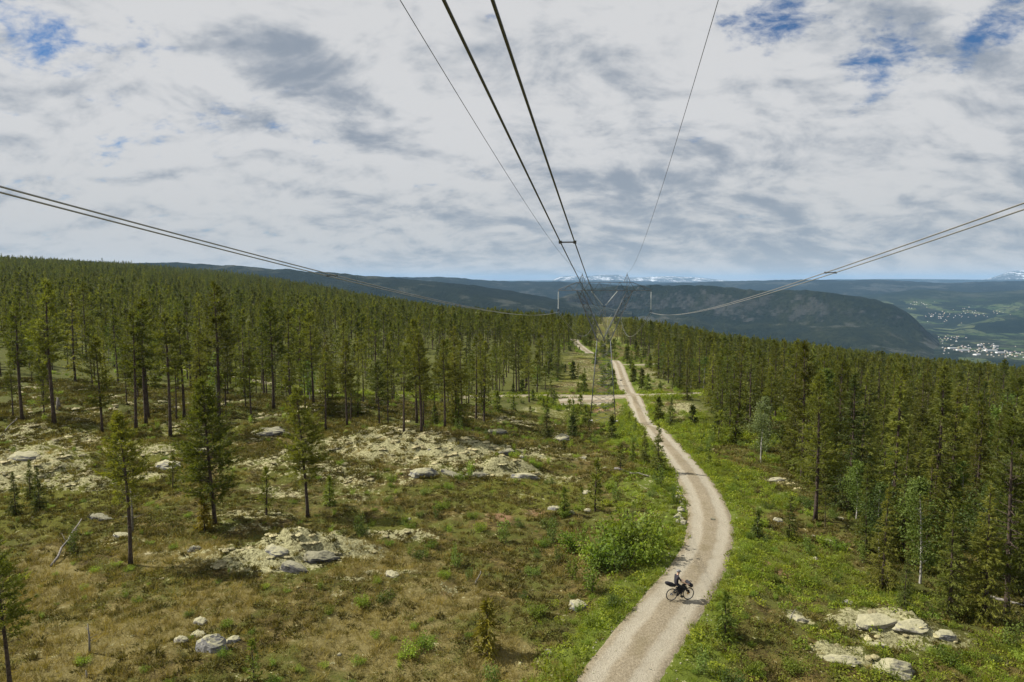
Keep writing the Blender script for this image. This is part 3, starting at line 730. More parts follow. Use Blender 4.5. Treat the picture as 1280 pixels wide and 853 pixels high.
def one_mesh(name, tr, cr, bark, mat):
    V, F = tr.arrays(); n0 = len(V)
    Fa = [f for f in F] + [cr[1] + n0]
    nt_ = sum(len(f) for f in F); mi = np.concatenate([np.zeros(nt_, int), np.ones(len(cr[1]), int)])
    return mesh(name, np.concatenate([V, cr[0]]), Fa, [bark, mat], mi, False, {'tint': ('FLOAT', np.concatenate([np.zeros(n0), cr[2]]).astype(np.float32))})
class Proto:
    def __init__(s, name, tr, cr, bark, mat, h):
        s.h = h; s.t = tr.mesh('trunk', bark, True); s.c = crown_mesh('crown', cr, mat)
def plant(name, proto, loc, h, rz, label, cat, group=None, part=('trunk', 'crown'), sink=.05, tilt=0.):
    e = empty(name, (loc[0], loc[1], loc[2] - sink), rz, h / proto.h)
    if tilt: e.rotation_euler = (tilt, 0, rz)
    link(part[0], proto.t, e); link(part[1], proto.c, e)
    meta(e, label, cat, group); return e

pineA = [Proto('pine', *conifer('pine', 13, c, r, 0, 900 + i, s), M_bark, M_pine, 13) for i, (c, r, s) in enumerate(((.42, 2.0, .9), (.34, 2.4, 1.1), (.48, 1.8, .85), (.26, 2.6, 1.2), (.38, 2.1, .95), (.52, 2.1, .8), (.22, 2.4, 1.1)))]
M_fresh = mat_leaf('fresh_pine_needles', (.090, .118, .018), (.18, .20, .034), .5)
pineH = [Proto('pine', *conifer('pine', 13, c, r, 0, 910 + i, s, .35), M_bark, M_fresh, 13) for i, (c, r, s) in enumerate(((.40, 2.3, 1.25), (.16, 3.3, 2.0), (.30, 2.8, 1.5), (.36, 2.6, 1.3)))]
pineR = [Proto('pine', *conifer('pine', 13, c, r, 0, 920 + i, s), M_bark, M_pine, 13) for i, (c, r, s) in enumerate(((.12, 2.5, 1.35), (.2, 2.3, 1.25), (.16, 2.8, 1.4), (.24, 2.5, 1.25)))]
pineRB = [Proto('pine', *conifer('pine', 13, c, r, 1, 925 + i, s), M_bark, M_pine, 13) for i, (c, r, s) in enumerate(((.14, 2.4, 1.35), (.2, 2.2, 1.25), (.18, 2.6, 1.35)))]
pineB = [Proto('pine', *conifer('pine', 13, c, r, 1, 940 + i, s), M_bark, M_pine, 13) for i, (c, r, s) in enumerate(((.36, 2.0, 1.), (.30, 2.2, 1.1), (.42, 1.8, .95), (.26, 2.3, 1.1), (.34, 2.0, 1.), (.22, 2.2, 1.1)))]
M_spruce_m = mat_leaf('light_spruce_needles', (.068, .096, .016), (.150, .168, .029), .45, .3)
sprA = [Proto('spruce', *conifer('spruce', 13, c, r, 0, 970 + i, s), M_bark, m_, 13) for i, (c, r, s, m_) in enumerate(((.05, 2.3, 1.3, M_spruce_m), (.08, 2.0, 1.25, M_spruce_m), (.04, 2.5, 1.35, M_spruce), (.06, 1.8, 1.2, M_spruce_m), (.05, 2.4, 1.4, M_spruce_m)))]
sprB = [Proto('spruce', *conifer('spruce', 13, c, r, 1, 980 + i, s), M_bark, m_, 13) for i, (c, r, s, m_) in enumerate(((.06, 2.2, 1.3, M_spruce_m), (.09, 1.8, 1.2, M_spruce_m), (.05, 2.4, 1.3, M_spruce), (.05, 2.0, 1.3, M_spruce_m)))]
sprY = [Proto('young', *conifer('spruce', 7, .03, r, 0, 985 + i, .9, .05), M_bark, m_, 7) for i, (r, m_) in enumerate(((1.35, M_young), (1.3, M_spruce), (1.3, M_spruce_y)))]
youngS = [Proto('young', *conifer('spruce', 3, .03, .85, 1, 990 + i, .8, .03), M_bark, m_, 3) for i, m_ in enumerate((M_young, M_spruce, M_spruce_y))]
youngP = [Proto('young', *conifer('pine', 4.5, c, r, 1, 1000 + i, .6, .08), M_bark, m_, 4.5) for i, (c, r, m_) in enumerate(((.12, .95, M_young), (.2, .85, M_pine), (.1, .8, M_young)))]
birA = [Proto('birch', *birch(9, 0, 1010 + i, r), M_bbark, m_, 9) for i, (r, m_) in enumerate(((.22, M_birch), (.26, M_birch), (.2, M_birch), (.2, M_birch_pale)))]
birB = [Proto('birch', *birch(9, 1, 1020 + i, r), M_bbark, M_birch, 9) for i, r in enumerate((.22, .27, .2))]
bushP = [Proto('bush', *bush(1.3, .85, 0, 1030 + i, .12, 760, 11), M_bark, m_, 1.3) for i, m_ in enumerate((M_bush, M_bush, M_birch, M_bush, M_birch))]
sapP = [Proto('sapling', *bush(2.2, .55, 0, 1040 + i, .14, 420, 6), M_bark, m_, 2.2) for i, m_ in enumerate((M_birch, M_bush, M_birch))]

FAR = []   # single-mesh small trees, each first used by a real tree and copied by the far woods
for i, (k, c, r) in enumerate((('pine', .3, 1.8), ('pine', .36, 1.6), ('pine', .24, 2.0), ('pine', .3, 1.7), ('spruce', .06, 1.9), ('spruce', .08, 1.6))):
    tr, cr = conifer(k, 13, c, r, 2, 1100 + i, 1.15)
    FAR.append(one_mesh('far_tree', tr, cr, M_bark, M_pine if k == 'pine' else M_spruce))

heros = []
placed = []   # x, y, r of hand placed things, kept clear by the scatter
def hp(kind, px, pb, ptop, label, name=None, cat=None, proto=None, rz=None, group=None, big=False, D=None):
    c = at(px, pb) if D is None else np.array([*P(px, pb, D)[:2], 0])
    if D is not None: c[2] = hfun(c[0], c[1])[0]
    fwd = c[1] * math.cos(TH) - (c[2] - CAMZ) * math.sin(TH)
    # height so that the top projects to ptop
    v = (CY - ptop) / FPX
    dx = c[1]
    sl = (-math.sin(TH) + v * math.cos(TH)) / (math.cos(TH) + v * math.sin(TH))
    h = CAMZ + sl * dx - c[2]
    h = max(h, .3)
    placed.append((c[0], c[1], 1.6)); heros.append((px, pb, ptop, c[1], 3 + .09 * (pb - ptop)))
    rz_ = R.uniform(0, 6.28) if rz is None else rz
    if kind == 'pine': return plant(name or 'pine_tree', ({False: pineA + pineB, True: pineR, 2: pineH}[big])[proto or 0], c, h, rz_, label, cat or 'pine tree', group)
    if kind == 'spruce': return plant(name or 'spruce_tree', sprA[proto or 0], c, h, rz_, label, cat or 'spruce tree', group)
    if kind == 'ys': return plant(name or 'young_spruce', (sprY if h > 3.2 else youngS)[proto or 0], c, h, rz_, label, cat or 'young spruce', group)
    if kind == 'yp': return plant(name or 'young_pine', youngP[proto or 0], c, h, rz_, label, cat or 'young pine', group)
    if kind == 'birch': return plant(name or 'birch_tree', birA[proto or 0], c, h, rz_, label, cat or 'birch tree', group)
    if kind == 'bush': return plant(name or 'leafy_bush', bushP[proto or 0], c, h, rz_, label, cat or 'bush', group, ('stems', 'leaves'))
    if kind == 'sap': return plant(name or 'birch_sapling', sapP[proto or 0], c, h, rz_, label, cat or 'sapling', group, ('stems', 'leaves'))
hp('pine', 163, 707, 513, 'thin lone pine with long bare trunk standing nearest on the left heath', proto=0, big=2)
hp('pine', 269, 657, 474, 'bushy pine with low green crown and yellow shrub at its foot', proto=1, big=2)
hp('pine', 385, 648, 484, 'leaning pine with dark trunk beside the pale lichen ledge', proto=2, big=2)
hp('pine', 13, 868, 662, 'nearest pine cut by the left edge of the photo at the bottom', proto=3, big=2)
hp('pine', 68, 531, 350, 'tallest pine at the far left with bare trunk and top against the hill', proto=0)
hp('pine', 28, 526, 384, 'pine left of the tallest left pine with trunk bare below half', proto=2)
hp('pine', 128, 541, 420, 'dense dark low-crowned pine right of the tallest left pine', proto=3)
hp('pine', 213, 546, 392, 'slim pine with bare trunk right of a pair of pines on left heath', proto=5)
hp('pine', 170, 537, 390, 'left pine of the close pair on the left heath', proto=5)
hp('pine', 183, 532, 388, 'right pine of the close pair on the left heath', proto=2)
hp('pine', 342, 512, 374, 'broad tall pine with reddish trunk behind the dark boulder', proto=1)
hp('pine', 392, 505, 392, 'pine with sparse crown right of the broad reddish-trunked pine', proto=4)
hp('pine', 527, 541, 418, 'tall straight pine standing just behind the pale lichen outcrop', proto=1)
hp('pine', 556, 534, 425, 'pine with bare trunk right of the tall straight one behind the outcrop', proto=4)
hp('pine', 505, 540, 432, 'thin pine left of the tall straight one behind the outcrop', proto=2)
hp('pine', 434, 533, 425, 'pine with bare lower trunk behind the left end of the outcrop', proto=0)
hp('pine', 407, 538, 440, 'thin pine nearest the left tip of the lichen outcrop', proto=2)
hp('pine', 1019, 652, 467, 'broad dark pine with pale dead branches at the edge of right forest', proto=3, big=True)
hp('pine', 1258, 768, 520, 'tall broad light green pine at the right edge of the photo', proto=2, big=True)
hp('pine', 1283, 762, 500, 'pine trunk cut by the right edge of the photo', proto=5)
hp('spruce', 1166, 668, 452, 'tallest yellowish spruce standing above the right forest', proto=1)
hp('spruce', 1214, 690, 507, 'pointed spruce with long drooping branches right of the tallest spruce', proto=3)
hp('spruce', 1128, 702, 535, 'thin olive spruce in front of the right forest', proto=3)
hp('spruce', 1186, 772, 622, 'nearest dense spruce at the right forest edge above the pale rocks', proto=0)
hp('spruce', 1060, 640, 462, 'very dark spruce right behind the broad dark pine', proto=2)
hp('spruce', 1130, 760, 690, 'small yellow green spruce at the foot of the nearest dense spruce', proto=2)
hp('spruce', 1103, 738, 608, 'mid green spruce in front of the thin white stemmed birch', proto=4)
hp('spruce', 1232, 778, 604, 'full light green spruce below the broad light green pine', proto=4)
hp('spruce', 1272, 742, 560, 'tall full spruce at the right photo edge behind the log', proto=1)
hp('spruce', 1082, 692, 580, 'full spruce right of the broad dark pine trunk', proto=0)
hp('spruce', 1156, 712, 566, 'wide light spruce behind the nearest dense spruce', proto=4)
hp('birch', 951, 578, 492, 'pale green birch with white trunk beside the right forest edge', proto=3)
hp('birch', 1100, 700, 600, 'birch with thin white stem in front of the right forest', proto=1)
hp('birch', 1150, 730, 590, 'leafy birch between the olive spruce and nearest dense spruce', proto=0)
hp('birch', 1235, 740, 600, 'grey green birch behind the light green pine', proto=1)
hp('birch', 1070, 650, 570, 'small birch under the very dark spruce', proto=2)
hp('pine', 1031, 662, 615, 'slim bare pale stemmed sapling beside the broad dark pine', proto=5)
hp('ys', 986, 676, 618, 'young spruce with bright tip in the verge below the broad dark pine', proto=0)
hp('ys', 947, 672, 640, 'small bright spruce left of the larger young spruce in the verge', proto=0)
hp('ys', 906, 800, 742, 'small green spruce on the verge right of the cyclist', proto=0)
hp('ys', 609, 822, 752, 'yellowing young spruce in the foreground bushes', proto=2)
hp('yp', 318, 856, 800, 'bright green young pine at the bottom edge left of centre', proto=0)
hp('ys', 256, 664, 622, 'low yellow green spruce at the foot of the bushy pine', proto=2)
hp('yp', 333, 645, 585, 'small pine between the bushy pine and the leaning pine', proto=1)
hp('yp', 216, 612, 570, 'small pine on the heath left of the bushy pine', proto=1)
hp('ys', 822, 588, 528, 'dark young spruce left of the road bend', 'young_spruce', proto=1)
hp('ys', 806, 580, 538, 'second dark young spruce left of the road bend nearer the pylon', proto=1)
hp('ys', 838, 535, 497, 'lone dark spruce at the right side of the road below the crossing', proto=1)
hp('ys', 716, 544, 498, 'full green spruce left of the pylon foot', proto=0)
hp('ys', 683, 548, 505, 'slender spruce left of the full green one by the pylon', proto=1)
hp('yp', 744, 640, 575, 'slender light pine standing above the roadside bushes', proto=2)
hp('yp', 775, 590, 556, 'small pine in the middle of the clearing below the pylon', proto=1)
hp('yp', 148, 610, 545, 'small bright pine left of the lone thin pine', proto=0)
for j, (px, pb, pt, lb) in enumerate(((20, 646, 590, 'dark shaggy spruce bush beside the lichen mound at the left edge'), (50, 640, 585, 'dark spruce bush right of the shaggy one at the left edge'), (38, 622, 575, 'dark spruce bush behind the two at the left edge'))):
    hp('ys', px, pb, pt, lb, 'spruce_bush', 'bush', 1)
for j, (px, pb, pt, pr, lb) in enumerate(((775, 712, 655, 0, 'tallest leafy bush in the clump left of the road'), (745, 708, 668, 1, 'leafy bush at the left end of the roadside clump'), (800, 700, 655, 0, 'leafy bush in the roadside clump nearest the road'), (760, 690, 640, 3, 'leafy bush at the back of the roadside clump'), (785, 690, 628, 1, 'tall leafy bush in the middle of the roadside clump'), (765, 715, 672, 4, 'leafy bush at the front of the roadside clump'), (722, 690, 655, 3, 'outlying leafy bush left of the roadside clump'), (810, 675, 625, 0, 'leafy bush behind the roadside clump next to the verge'))):
    hp('bush', px, pb, pt, lb, proto=pr)
for j, (px, pb, pt, lb) in enumerate(((795, 690, 622, 'birch sapling rising from the roadside clump'), (740, 745, 690, 'airy birch sapling left of the cyclist'), (90, 693, 655, 'silvery sapling beside the fallen log on the left heath'), (825, 610, 575, 'sapling on the left verge below the dark young spruces'))):
    hp('sap', px, pb, pt, lb, proto=j % 3)

# ---- scatter of the woods
def in_view(x, y, marg=.06): return (y > 20) & (np.abs(x) < (.75 + marg) * y + 8)
PL = np.array(placed)
def clear(x, y, r=0):
    d = np.full(len(x), 99.)
    for a, b, c in PL: d = np.minimum(d, np.hypot(x - a, y - b) - c)
    return d > r
trees = []   # x, y, h, kind
def jit(x0, x1, y0, y1, s):
    xs = np.arange(x0, x1, s); ys = np.arange(y0, y1, s); X, Y = np.meshgrid(xs, ys); X = X.ravel() + R.uniform(-.46, .46, X.size) * s; Y = Y.ravel() + R.uniform(-.46, .46, Y.size) * s
    return X, Y
X, Y = jit(-330, 330, 36, 260, 3.5)
c_ = corridor(X, Y); ff = forest_f(X, Y); rd_ = road_d(X, Y)
sideR = c_ > 0
dens = np.where(sideR, .60, .46) * sstep(.3, .8, ff) * np.where((~sideR) & (Y < 150), .40, np.where(sideR, 1.0, .8))
dens = dens * np.where(sideR, 1, .55 + .9 * sstep(.35, .6, fbm(X, Y, 26, 2, 111)))
dens = np.where((~sideR) & (fbm(X, Y, 30, 2, 115) > .68) & (c_ < -30), dens * .2, dens)
keep = (R.uniform(0, 1, len(X)) < dens) & (rd_ > 1.6) & (np.hypot(X, Y) < 260) & in_view(X, Y, .25) & clear(X, Y, .6)
X, Y = X[keep], Y[keep]
X2, Y2 = jit(-1500, 900, 150, 1900, 5.4)
far_ok = (np.hypot(X2, Y2) >= 260) & in_view(X2, Y2, .06)
edge_ = np.interp(CX + FPX * X2 / np.maximum(Y2, 60), SKX, SKD)
far_ok &= Y2 < edge_ + 160
c2_ = corridor(X2, Y2); wob = (fbm(X2, Y2, 20, 2, 121) - .5) * 14
far_ok &= (np.abs(c2_ + wob * np.interp(Y2, [260, 450], [.5, .2])) > np.interp(Y2, [260, 450], [14, 6.5])) & (road_d(X2, Y2) > 1.5)
far_ok &= R.uniform(0, 1, len(X2)) < np.where(fbm(X2, Y2, 60, 3, 125) > .60, .30, .86)
X = np.concatenate([X, X2[far_ok]]); Y = np.concatenate([Y, Y2[far_ok]])
Z = hfun(X, Y); c_ = corridor(X, Y)
sp = R.uniform(0, 1, len(X)) < np.where(c_ > 0, .64, .20) * np.where(np.hypot(X, Y) > 260, .7, 1)
bi = (R.uniform(0, 1, len(X)) < np.where(c_ > 0, .10, .025)) & (np.hypot(X, Y) < 260)
H = np.where(c_ > 0, R.normal(12.5, 3.3, len(X)), R.normal(np.where(Y < 240, 11.8, 12.2), 2.9, len(X))) * np.where(sp, 1.04, 1) * np.where(bi, .62, 1)
H = np.clip(H, 4.5, 20) * np.where(R.uniform(0, 1, len(X)) < .24, R.uniform(.38, .75, len(X)), 1)
H = np.where((c_ > 0) & (Y < 110), H * .95, H)
spx = CX + FPX * X / Y
spy = np.interp(spx, [-300, 0, 130, 280, 400, 470, 560, 640, 700, 800, 850, 900, 1000, 1150, 1280, 1600], [319, 321, 326, 338, 356, 371, 384, 390, 394, 400, 408, 418, 430, 447, 458, 470]) + np.where(Y > 260, R.normal(1.0, 2.4, len(X)), R.uniform(-7, 26, len(X)))
sv = (CY - spy) / FPX
Hc = CAMZ + Y * (-math.sin(TH) + sv * math.cos(TH)) / (math.cos(TH) + sv * math.sin(TH)) - Z
H = np.minimum(H, Hc)
ok_h = H > 3.5
topz = Z + H - CAMZ; tpy = CY - FPX * (topz * math.cos(TH) + Y * math.sin(TH)) / (Y * math.cos(TH) - topz * math.sin(TH))
for hx_, hb_, ht_, hy_, hw_ in heros:
    if hb_ - ht_ > 60: ok_h &= ~((np.abs(spx - hx_) < hw_) & (Y < hy_ + 1) & (tpy < ht_ + .55 * (hb_ - ht_)))
X, Y, Z, H, sp, bi, c_ = X[ok_h], Y[ok_h], Z[ok_h], H[ok_h], sp[ok_h], bi[ok_h], c_[ok_h]
print('dropped', (~ok_h).sum(), len(X))
hpx = H * FPX / Y
vis = in_view(X, Y, .0)
kind = np.where(bi, 2, np.where(sp, 1, 0))
indiv = np.zeros(len(X), bool)
for k, mx in ((0, 240), (1, 230), (2, 60)):
    idx = np.where((kind == k) & vis)[0]; idx = idx[np.argsort(-hpx[idx])][:mx]; indiv[idx] = True
def zone(x, y, h, k):
    c = corridor(x, y); px = CX + FPX * x / y
    if c > 0:
        dep = 'front of' if y < 95 else ('within' if y < 150 else 'back of'); side = 'right'
        lm = 'by the road bend' if px < 925 else ('around the broad dark pine' if px < 1085 else ('around the tallest spruce' if px < 1195 else 'near the photo edge'))
    else:
        dep = 'front of' if y < 115 else ('within' if y < 160 else 'back of'); side = 'left'
        lm = 'above the far-left lichen mounds' if px < 190 else ('around the broad reddish-trunked pine' if px < 400 else ('behind the lichen outcrop' if px < 590 else 'beside the pylon'))
    sz = 'tall' if h > (14 if k < 2 else 8.2) else ('short' if h < (10.5 if k < 2 else 6) else 'medium-sized')
    return f'{sz} {kd[k]}, {dep} {side} forest {lm}', f'{sz} {kp[k]} {dep} {side} forest {lm}'
kn = ('pine_tree', 'spruce_tree', 'birch_tree'); kc = ('pine tree', 'spruce tree', 'birch tree')
kd = ('olive green pine', 'dark green spruce', 'pale stemmed birch'); kp = ('pines', 'spruces', 'birches')
for i in np.where(indiv)[0]:
    k = kind[i]; big = Y[i] < 100
    pool = ((pineA if big else pineB), (sprA if big else sprB), (birA[:3] if big else birB))[k]
    lab, grp = zone(X[i], Y[i], H[i], k)
    if k == 0 and corridor(X[i], Y[i]) > 0: pool = pineR if big else pineRB
    plant(kn[k], pool[R.randint(len(pool))], (X[i], Y[i], Z[i]), H[i], R.uniform(0, 6.28), lab, kc[k], grp)

# ---- instanced stuff
def scatter_group(name, sources):
    ng = bpy.data.node_groups.new(name, 'GeometryNodeTree')
    ng.interface.new_socket('Geometry', in_out='INPUT', socket_type='NodeSocketGeometry')
    ng.interface.new_socket('Geometry', in_out='OUTPUT', socket_type='NodeSocketGeometry')
    n = ng.nodes; gi = n.new('NodeGroupInput'); go = n.new('NodeGroupOutput')
    iop = n.new('GeometryNodeInstanceOnPoints'); jn = n.new('GeometryNodeJoinGeometry')
    for s in sources[::-1]:
        oi = n.new('GeometryNodeObjectInfo'); oi.transform_space = 'ORIGINAL'; oi.inputs['Object'].default_value = s; oi.inputs['As Instance'].default_value = True
        ng.links.new(oi.outputs['Geometry'], jn.inputs[0])
    def na(nm, t):
        a = n.new('GeometryNodeInputNamedAttribute'); a.data_type = t; a.inputs['Name'].default_value = nm; return a.outputs['Attribute']
    ng.links.new(gi.outputs[0], iop.inputs['Points']); ng.links.new(jn.outputs[0], iop.inputs['Instance'])
    iop.inputs['Pick Instance'].default_value = True
    ng.links.new(na('pick', 'INT'), iop.inputs['Instance Index'])
    ng.links.new(na('size', 'FLOAT_VECTOR'), iop.inputs['Scale'])
    ng.links.new(na('turn', 'FLOAT_VECTOR'), iop.inputs['Rotation'])
    ng.links.new(iop.outputs[0], go.inputs[0])
    return ng
def stuff(name, label, sources, pts, size, turn, pick):
    me = mesh(name, pts, [], [], None, False, {'pick': ('INT', np.asarray(pick, np.int32)), 'size': ('FLOAT_VECTOR', np.asarray(size, np.float32)), 'turn': ('FLOAT_VECTOR', np.asarray(turn, np.float32))})
    o = link(name, me); md = o.modifiers.new('scatter', 'NODES'); md.node_group = scatter_group(name, sources)
    meta(o, label, kind='stuff'); return o
rest = np.where(~indiv)[0]
# one real far tree of each shape (the largest left over), then the far woods repeat those shapes
rp = rest[(kind[rest] == 0) & vis[rest]]; rs = rest[(kind[rest] == 1) & vis[rest]]
rp = rp[np.argsort(-hpx[rp])]; rs = rs[np.argsort(-hpx[rs])]
srcP = []; srcS = []; used = []
for q in range(4):
    i = rp[q * 3]; o = link('pine_tree', FAR[q]); o.location = (X[i], Y[i], Z[i] - .05); o.scale = (H[i] / 13,) * 3; used.append(i)
    zz = zone(X[i], Y[i], H[i], 0); meta(o, zz[0], kc[0], zz[1]); srcP.append(o)
for q in range(2):
    i = rs[q * 3]; o = link('spruce_tree', FAR[4 + q]); o.location = (X[i], Y[i], Z[i] - .05); o.scale = (H[i] / 13,) * 3; used.append(i)
    zz = zone(X[i], Y[i], H[i], 1); meta(o, zz[0], kc[1], zz[1]); srcS.append(o)
rest = np.setdiff1d(rest, used)
def far_stuff(name, label, sel, srcs):
    n = len(sel); s = H[sel] / 13
    wd = s * R.uniform(.85, 1.3, n)
    stuff(name, label, srcs, np.stack([X[sel], Y[sel], Z[sel] - .1], 1), np.stack([wd, wd, s], 1), np.stack([np.zeros(n), np.zeros(n), R.uniform(0, 6.28, n)], 1), R.randint(0, len(srcs), n))
far_stuff('pine_forest', 'far pine forest covering the hill and slopes', rest[kind[rest] == 0], srcP)
far_stuff('spruce_forest', 'far spruces mixed into the forest on the hill and slopes', rest[kind[rest] >= 1], srcS)

# ---- bushes and saplings
X, Y = jit(-40, 60, 30, 330, 1.8)
c_ = corridor(X, Y); rd_ = road_d(X, Y)
bd = np.where(c_ > -8, .40, np.where(Y < 75, .34, .16)) * sstep(.42, .62, fbm(X, Y, 9, 2, 131))
bd = np.maximum(bd, .75 * sstep(6.5, 1.0, rd_) * sstep(.35, .55, fbm(X, Y, 7, 2, 133)))
lx = lich_f(X, Y)
ok = (R.uniform(0, 1, len(X)) < bd) & (rd_ > .55) & in_view(X, Y, .02) & (np.abs(c_) < np.where((c_ > 0) & (Y < 110), 36, 24)) & clear(X, Y, -.6) & (lx < .4) & ~((Y > 118) & (Y < 164) & (c_ > 2) & (c_ < 20) & (rd_ > 1))
X, Y = X[ok], Y[ok]; Z = hfun(X, Y)
order = np.argsort(Y)
bl = {'a': ('low leafy green bush right of the gravel road', 'bushes on the right verge'), 'b': ('low leafy green bush left of the gravel road', 'bushes left of the road'), 'c': ('small leafy bush beyond the pylon', 'bushes beyond the pylon')}
nb_ = 0; nconf = 0; restb = []
for i in order:
    right = None
    dmin = np.argmin((ROADS['main'][0][:, 0] - X[i]) ** 2 + (ROADS['main'][0][:, 1] - Y[i]) ** 2)
    right = X[i] > ROADS['main'][0][dmin, 0]
    key = 'c' if Y[i] > 150 else ('a' if right else 'b')
    bz = 'near the cyclist' if Y[i] < 52 else ('along the road bend' if Y[i] < 80 else ('between the bend and the pylon' if Y[i] < 122 else 'around the pylon crossing'))
    if key == 'c': bz = ('before the far bend' if Y[i] < 215 else ('near the far bend' if Y[i] < 270 else 'past the far bend')) + (' right of the cables' if corridor(X[i], Y[i]) > 0 else ' left of the cables')
    if Y[i] < 36: bz = 'at the bottom of the photo'
    r = R.uniform()
    if r < (.12 if Y[i] < 95 else .34) and nconf < 240 and Y[i] > 55:
        nconf += 1; h = R.uniform(1.0, 3.0) if Y[i] < 95 else R.uniform(1.2, 5.0)
        yp = R.uniform() < .45
        side = 'right of the gravel road' if key == 'a' else ('left of the gravel road' if key == 'b' else 'beyond the pylon')
        if yp: plant('young_pine', youngP[R.randint(3)], (X[i], Y[i], Z[i]), h, R.uniform(0, 6.28), f'small young pine {side}, {bz}', 'young pine', f'young pines {side}, {bz}')
        else: plant('young_spruce', youngS[R.randint(2)], (X[i], Y[i], Z[i]), h, R.uniform(0, 6.28), f'small pointed young spruce {side}, {bz}', 'young spruce', f'young spruces {side}, {bz}')
    elif nb_ < 285:
        nb_ += 1
        sap = r > .82
        h = R.uniform(.45, 1.25) if not sap else R.uniform(1.0, 2.4)
        if sap: plant('birch_sapling', sapP[R.randint(3)], (X[i], Y[i], Z[i]), h, R.uniform(0, 6.28), bl[key][0].replace('low leafy green bush', 'thin upright birch sapling').replace('small leafy bush', 'thin birch sapling') + ', ' + bz, 'sapling', bl[key][1].replace('bushes', 'birch saplings') + ', ' + bz, ('stems', 'leaves'))
        else: plant('leafy_bush', bushP[R.randint(5)], (X[i], Y[i], Z[i]), h, R.uniform(0, 6.28), bl[key][0] + ', ' + bz, 'bush', bl[key][1] + ', ' + bz, ('stems', 'leaves'))
    else: restb.append(i)
bush_src = [o for o in COL.objects if o.name.startswith('leaves')][:3]
if restb:
    restb = np.array(restb); n = len(restb); s = R.uniform(.5, 1.2, n)
    stuff('distant_bushes', 'small far bushes in the clearing below the power line', bush_src, np.stack([X[restb], Y[restb], Z[restb]], 1), np.stack([s] * 3, 1), np.stack([np.zeros(n)] * 2 + [R.uniform(0, 6.28, n)], 1), R.randint(0, len(bush_src), n))

# ---- ground cover: tufts of each kind, instanced
def cover_src(name, label, V, F, T, mat, xy):
    o = link(name, mesh(name, V, F, [mat], None, False, {'tint': ('FLOAT', T.astype(np.float32))}))
    o.location = (xy[0], xy[1], hfun(xy[0], xy[1])[0]); meta(o, label, kind='stuff'); return o
rg = np.random.RandomState(5)
def disc(n, r): a = rg.uniform(0, 6.28, n); q = r * np.sqrt(rg.uniform(0, 1, n)); return np.cos(a) * q, np.sin(a) * q
def tuft_src(name, label, mat, n, r, h, wd, up, spread, xy):
    a, b = disc(n, r); Pc = np.stack([a, b, np.zeros(n) + h * .02], 1)
    out = nrm(np.stack([a, b, np.zeros(n)], 1)) * .5
    return cover_src(name, label, *tufts(Pc, out, 3, h, wd, spread, rg, up), mat, xy)
def leaf_src(name, label, mat, n, r, h, size, xy):
    a, b = disc(n, r); z = h * rg.uniform(.1, 1, n) * (1 - (np.hypot(a, b) / r) ** 2 * .6)
    return cover_src(name, label, *leaves(np.stack([a, b, z], 1), size, rg, .9), mat, xy)
def lich_src(name, label, mat, xy):
    V = []; F = []
    m = MB()
    for i in range(7):
        a = rg.uniform(0, 6.28); q = rg.uniform(0, .3); m.ell((math.cos(a) * q, math.sin(a) * q, .0), (rg.uniform(.1, .2), rg.uniform(.1, .2), rg.uniform(.06, .14)), 7, 5)
    V, F = m.arrays(); V = V + rg.normal(0, .012, V.shape)
    return cover_src(name, label, V, F, rg.uniform(0, 1, len(V)), mat, xy)
c0 = at(300, 760); c1 = at(500, 790); c2 = at(930, 760); c3 = at(520, 555); c4 = at(120, 760)
S_heath = [tuft_src('heather', 'low brown heather tussock on the open heath', M_heath, 22, .34, .24, .07, .7, .5, c0[:2] + [k, 0]) for k in (0, 1.0)]
S_moss = [leaf_src('bilberry', 'low green bilberry cushion on the heath', M_moss, 46, .38, .2, .09, c4[:2] + [k, 1]) for k in (0, 1.2)]
S_grass = [tuft_src('dry_grass', 'tuft of dry tan grass on the heath', M_grass, 16, .26, .36, .022, .9, .4, c1[:2] + [k, 0]) for k in (0, .9)]
S_herb = [leaf_src('verge_herbs', 'clump of bright green herbs on the verge', M_herb, 70, .42, .42, .12, c2[:2] + [k, .6]) for k in (0, 1.1)] + [tuft_src('verge_grass', 'tuft of fresh green grass on the verge', M_herb, 18, .26, .5, .028, .9, .35, c2[:2] + [.5, 1.6])]
S_lich = [lich_src('reindeer_lichen', 'pale cushion of reindeer lichen on the outcrop', M_lich, c3[:2] + [k, 0]) for k in (0, .8)]
def cover(name, label, srcs, s, dfun, smin, smax, y1=130, flat=1.0, x0=-95, x1=105):
    X, Y = jit(x0, x1, 26, y1, s)
    m = in_view(X, Y, .03); X, Y = X[m], Y[m]
    rd_ = road_d(X, Y); m = rd_ > .05; X, Y, rd_ = X[m], Y[m], rd_[m]
    d = dfun(X, Y, rd_) * np.clip(60 / Y, .25, 1)
    m = R.uniform(0, 1, len(X)) < d; X, Y = X[m], Y[m]; Z = hfun(X, Y); n = len(X)
    k = R.uniform(smin, smax, n) * np.clip(Y / 60, 1, 2.0)
    stuff(name, label, srcs, np.stack([X, Y, Z - .02], 1), np.stack([k, k, k * flat * R.uniform(.7, 1.2, n)], 1), np.stack([R.normal(0, .08, n), R.normal(0, .08, n), R.uniform(0, 6.28, n)], 1), R.randint(0, len(srcs), n))
    return n
def vg(x, y, rd): return np.maximum(sstep(1.0, .0, rd / (2.2 + 5.0 * fbm(x, y, 10, 2, 91))), sstep(.46, .6, fbm(x, y, 11, 3, 93)) * sstep(-3, 6, corridor(x, y)) * .7)
bsrc = [o for o in COL.objects if o.name.startswith('leaves')]
bsrc = [bsrc[i] for i in (0, 4, 6, 9)]
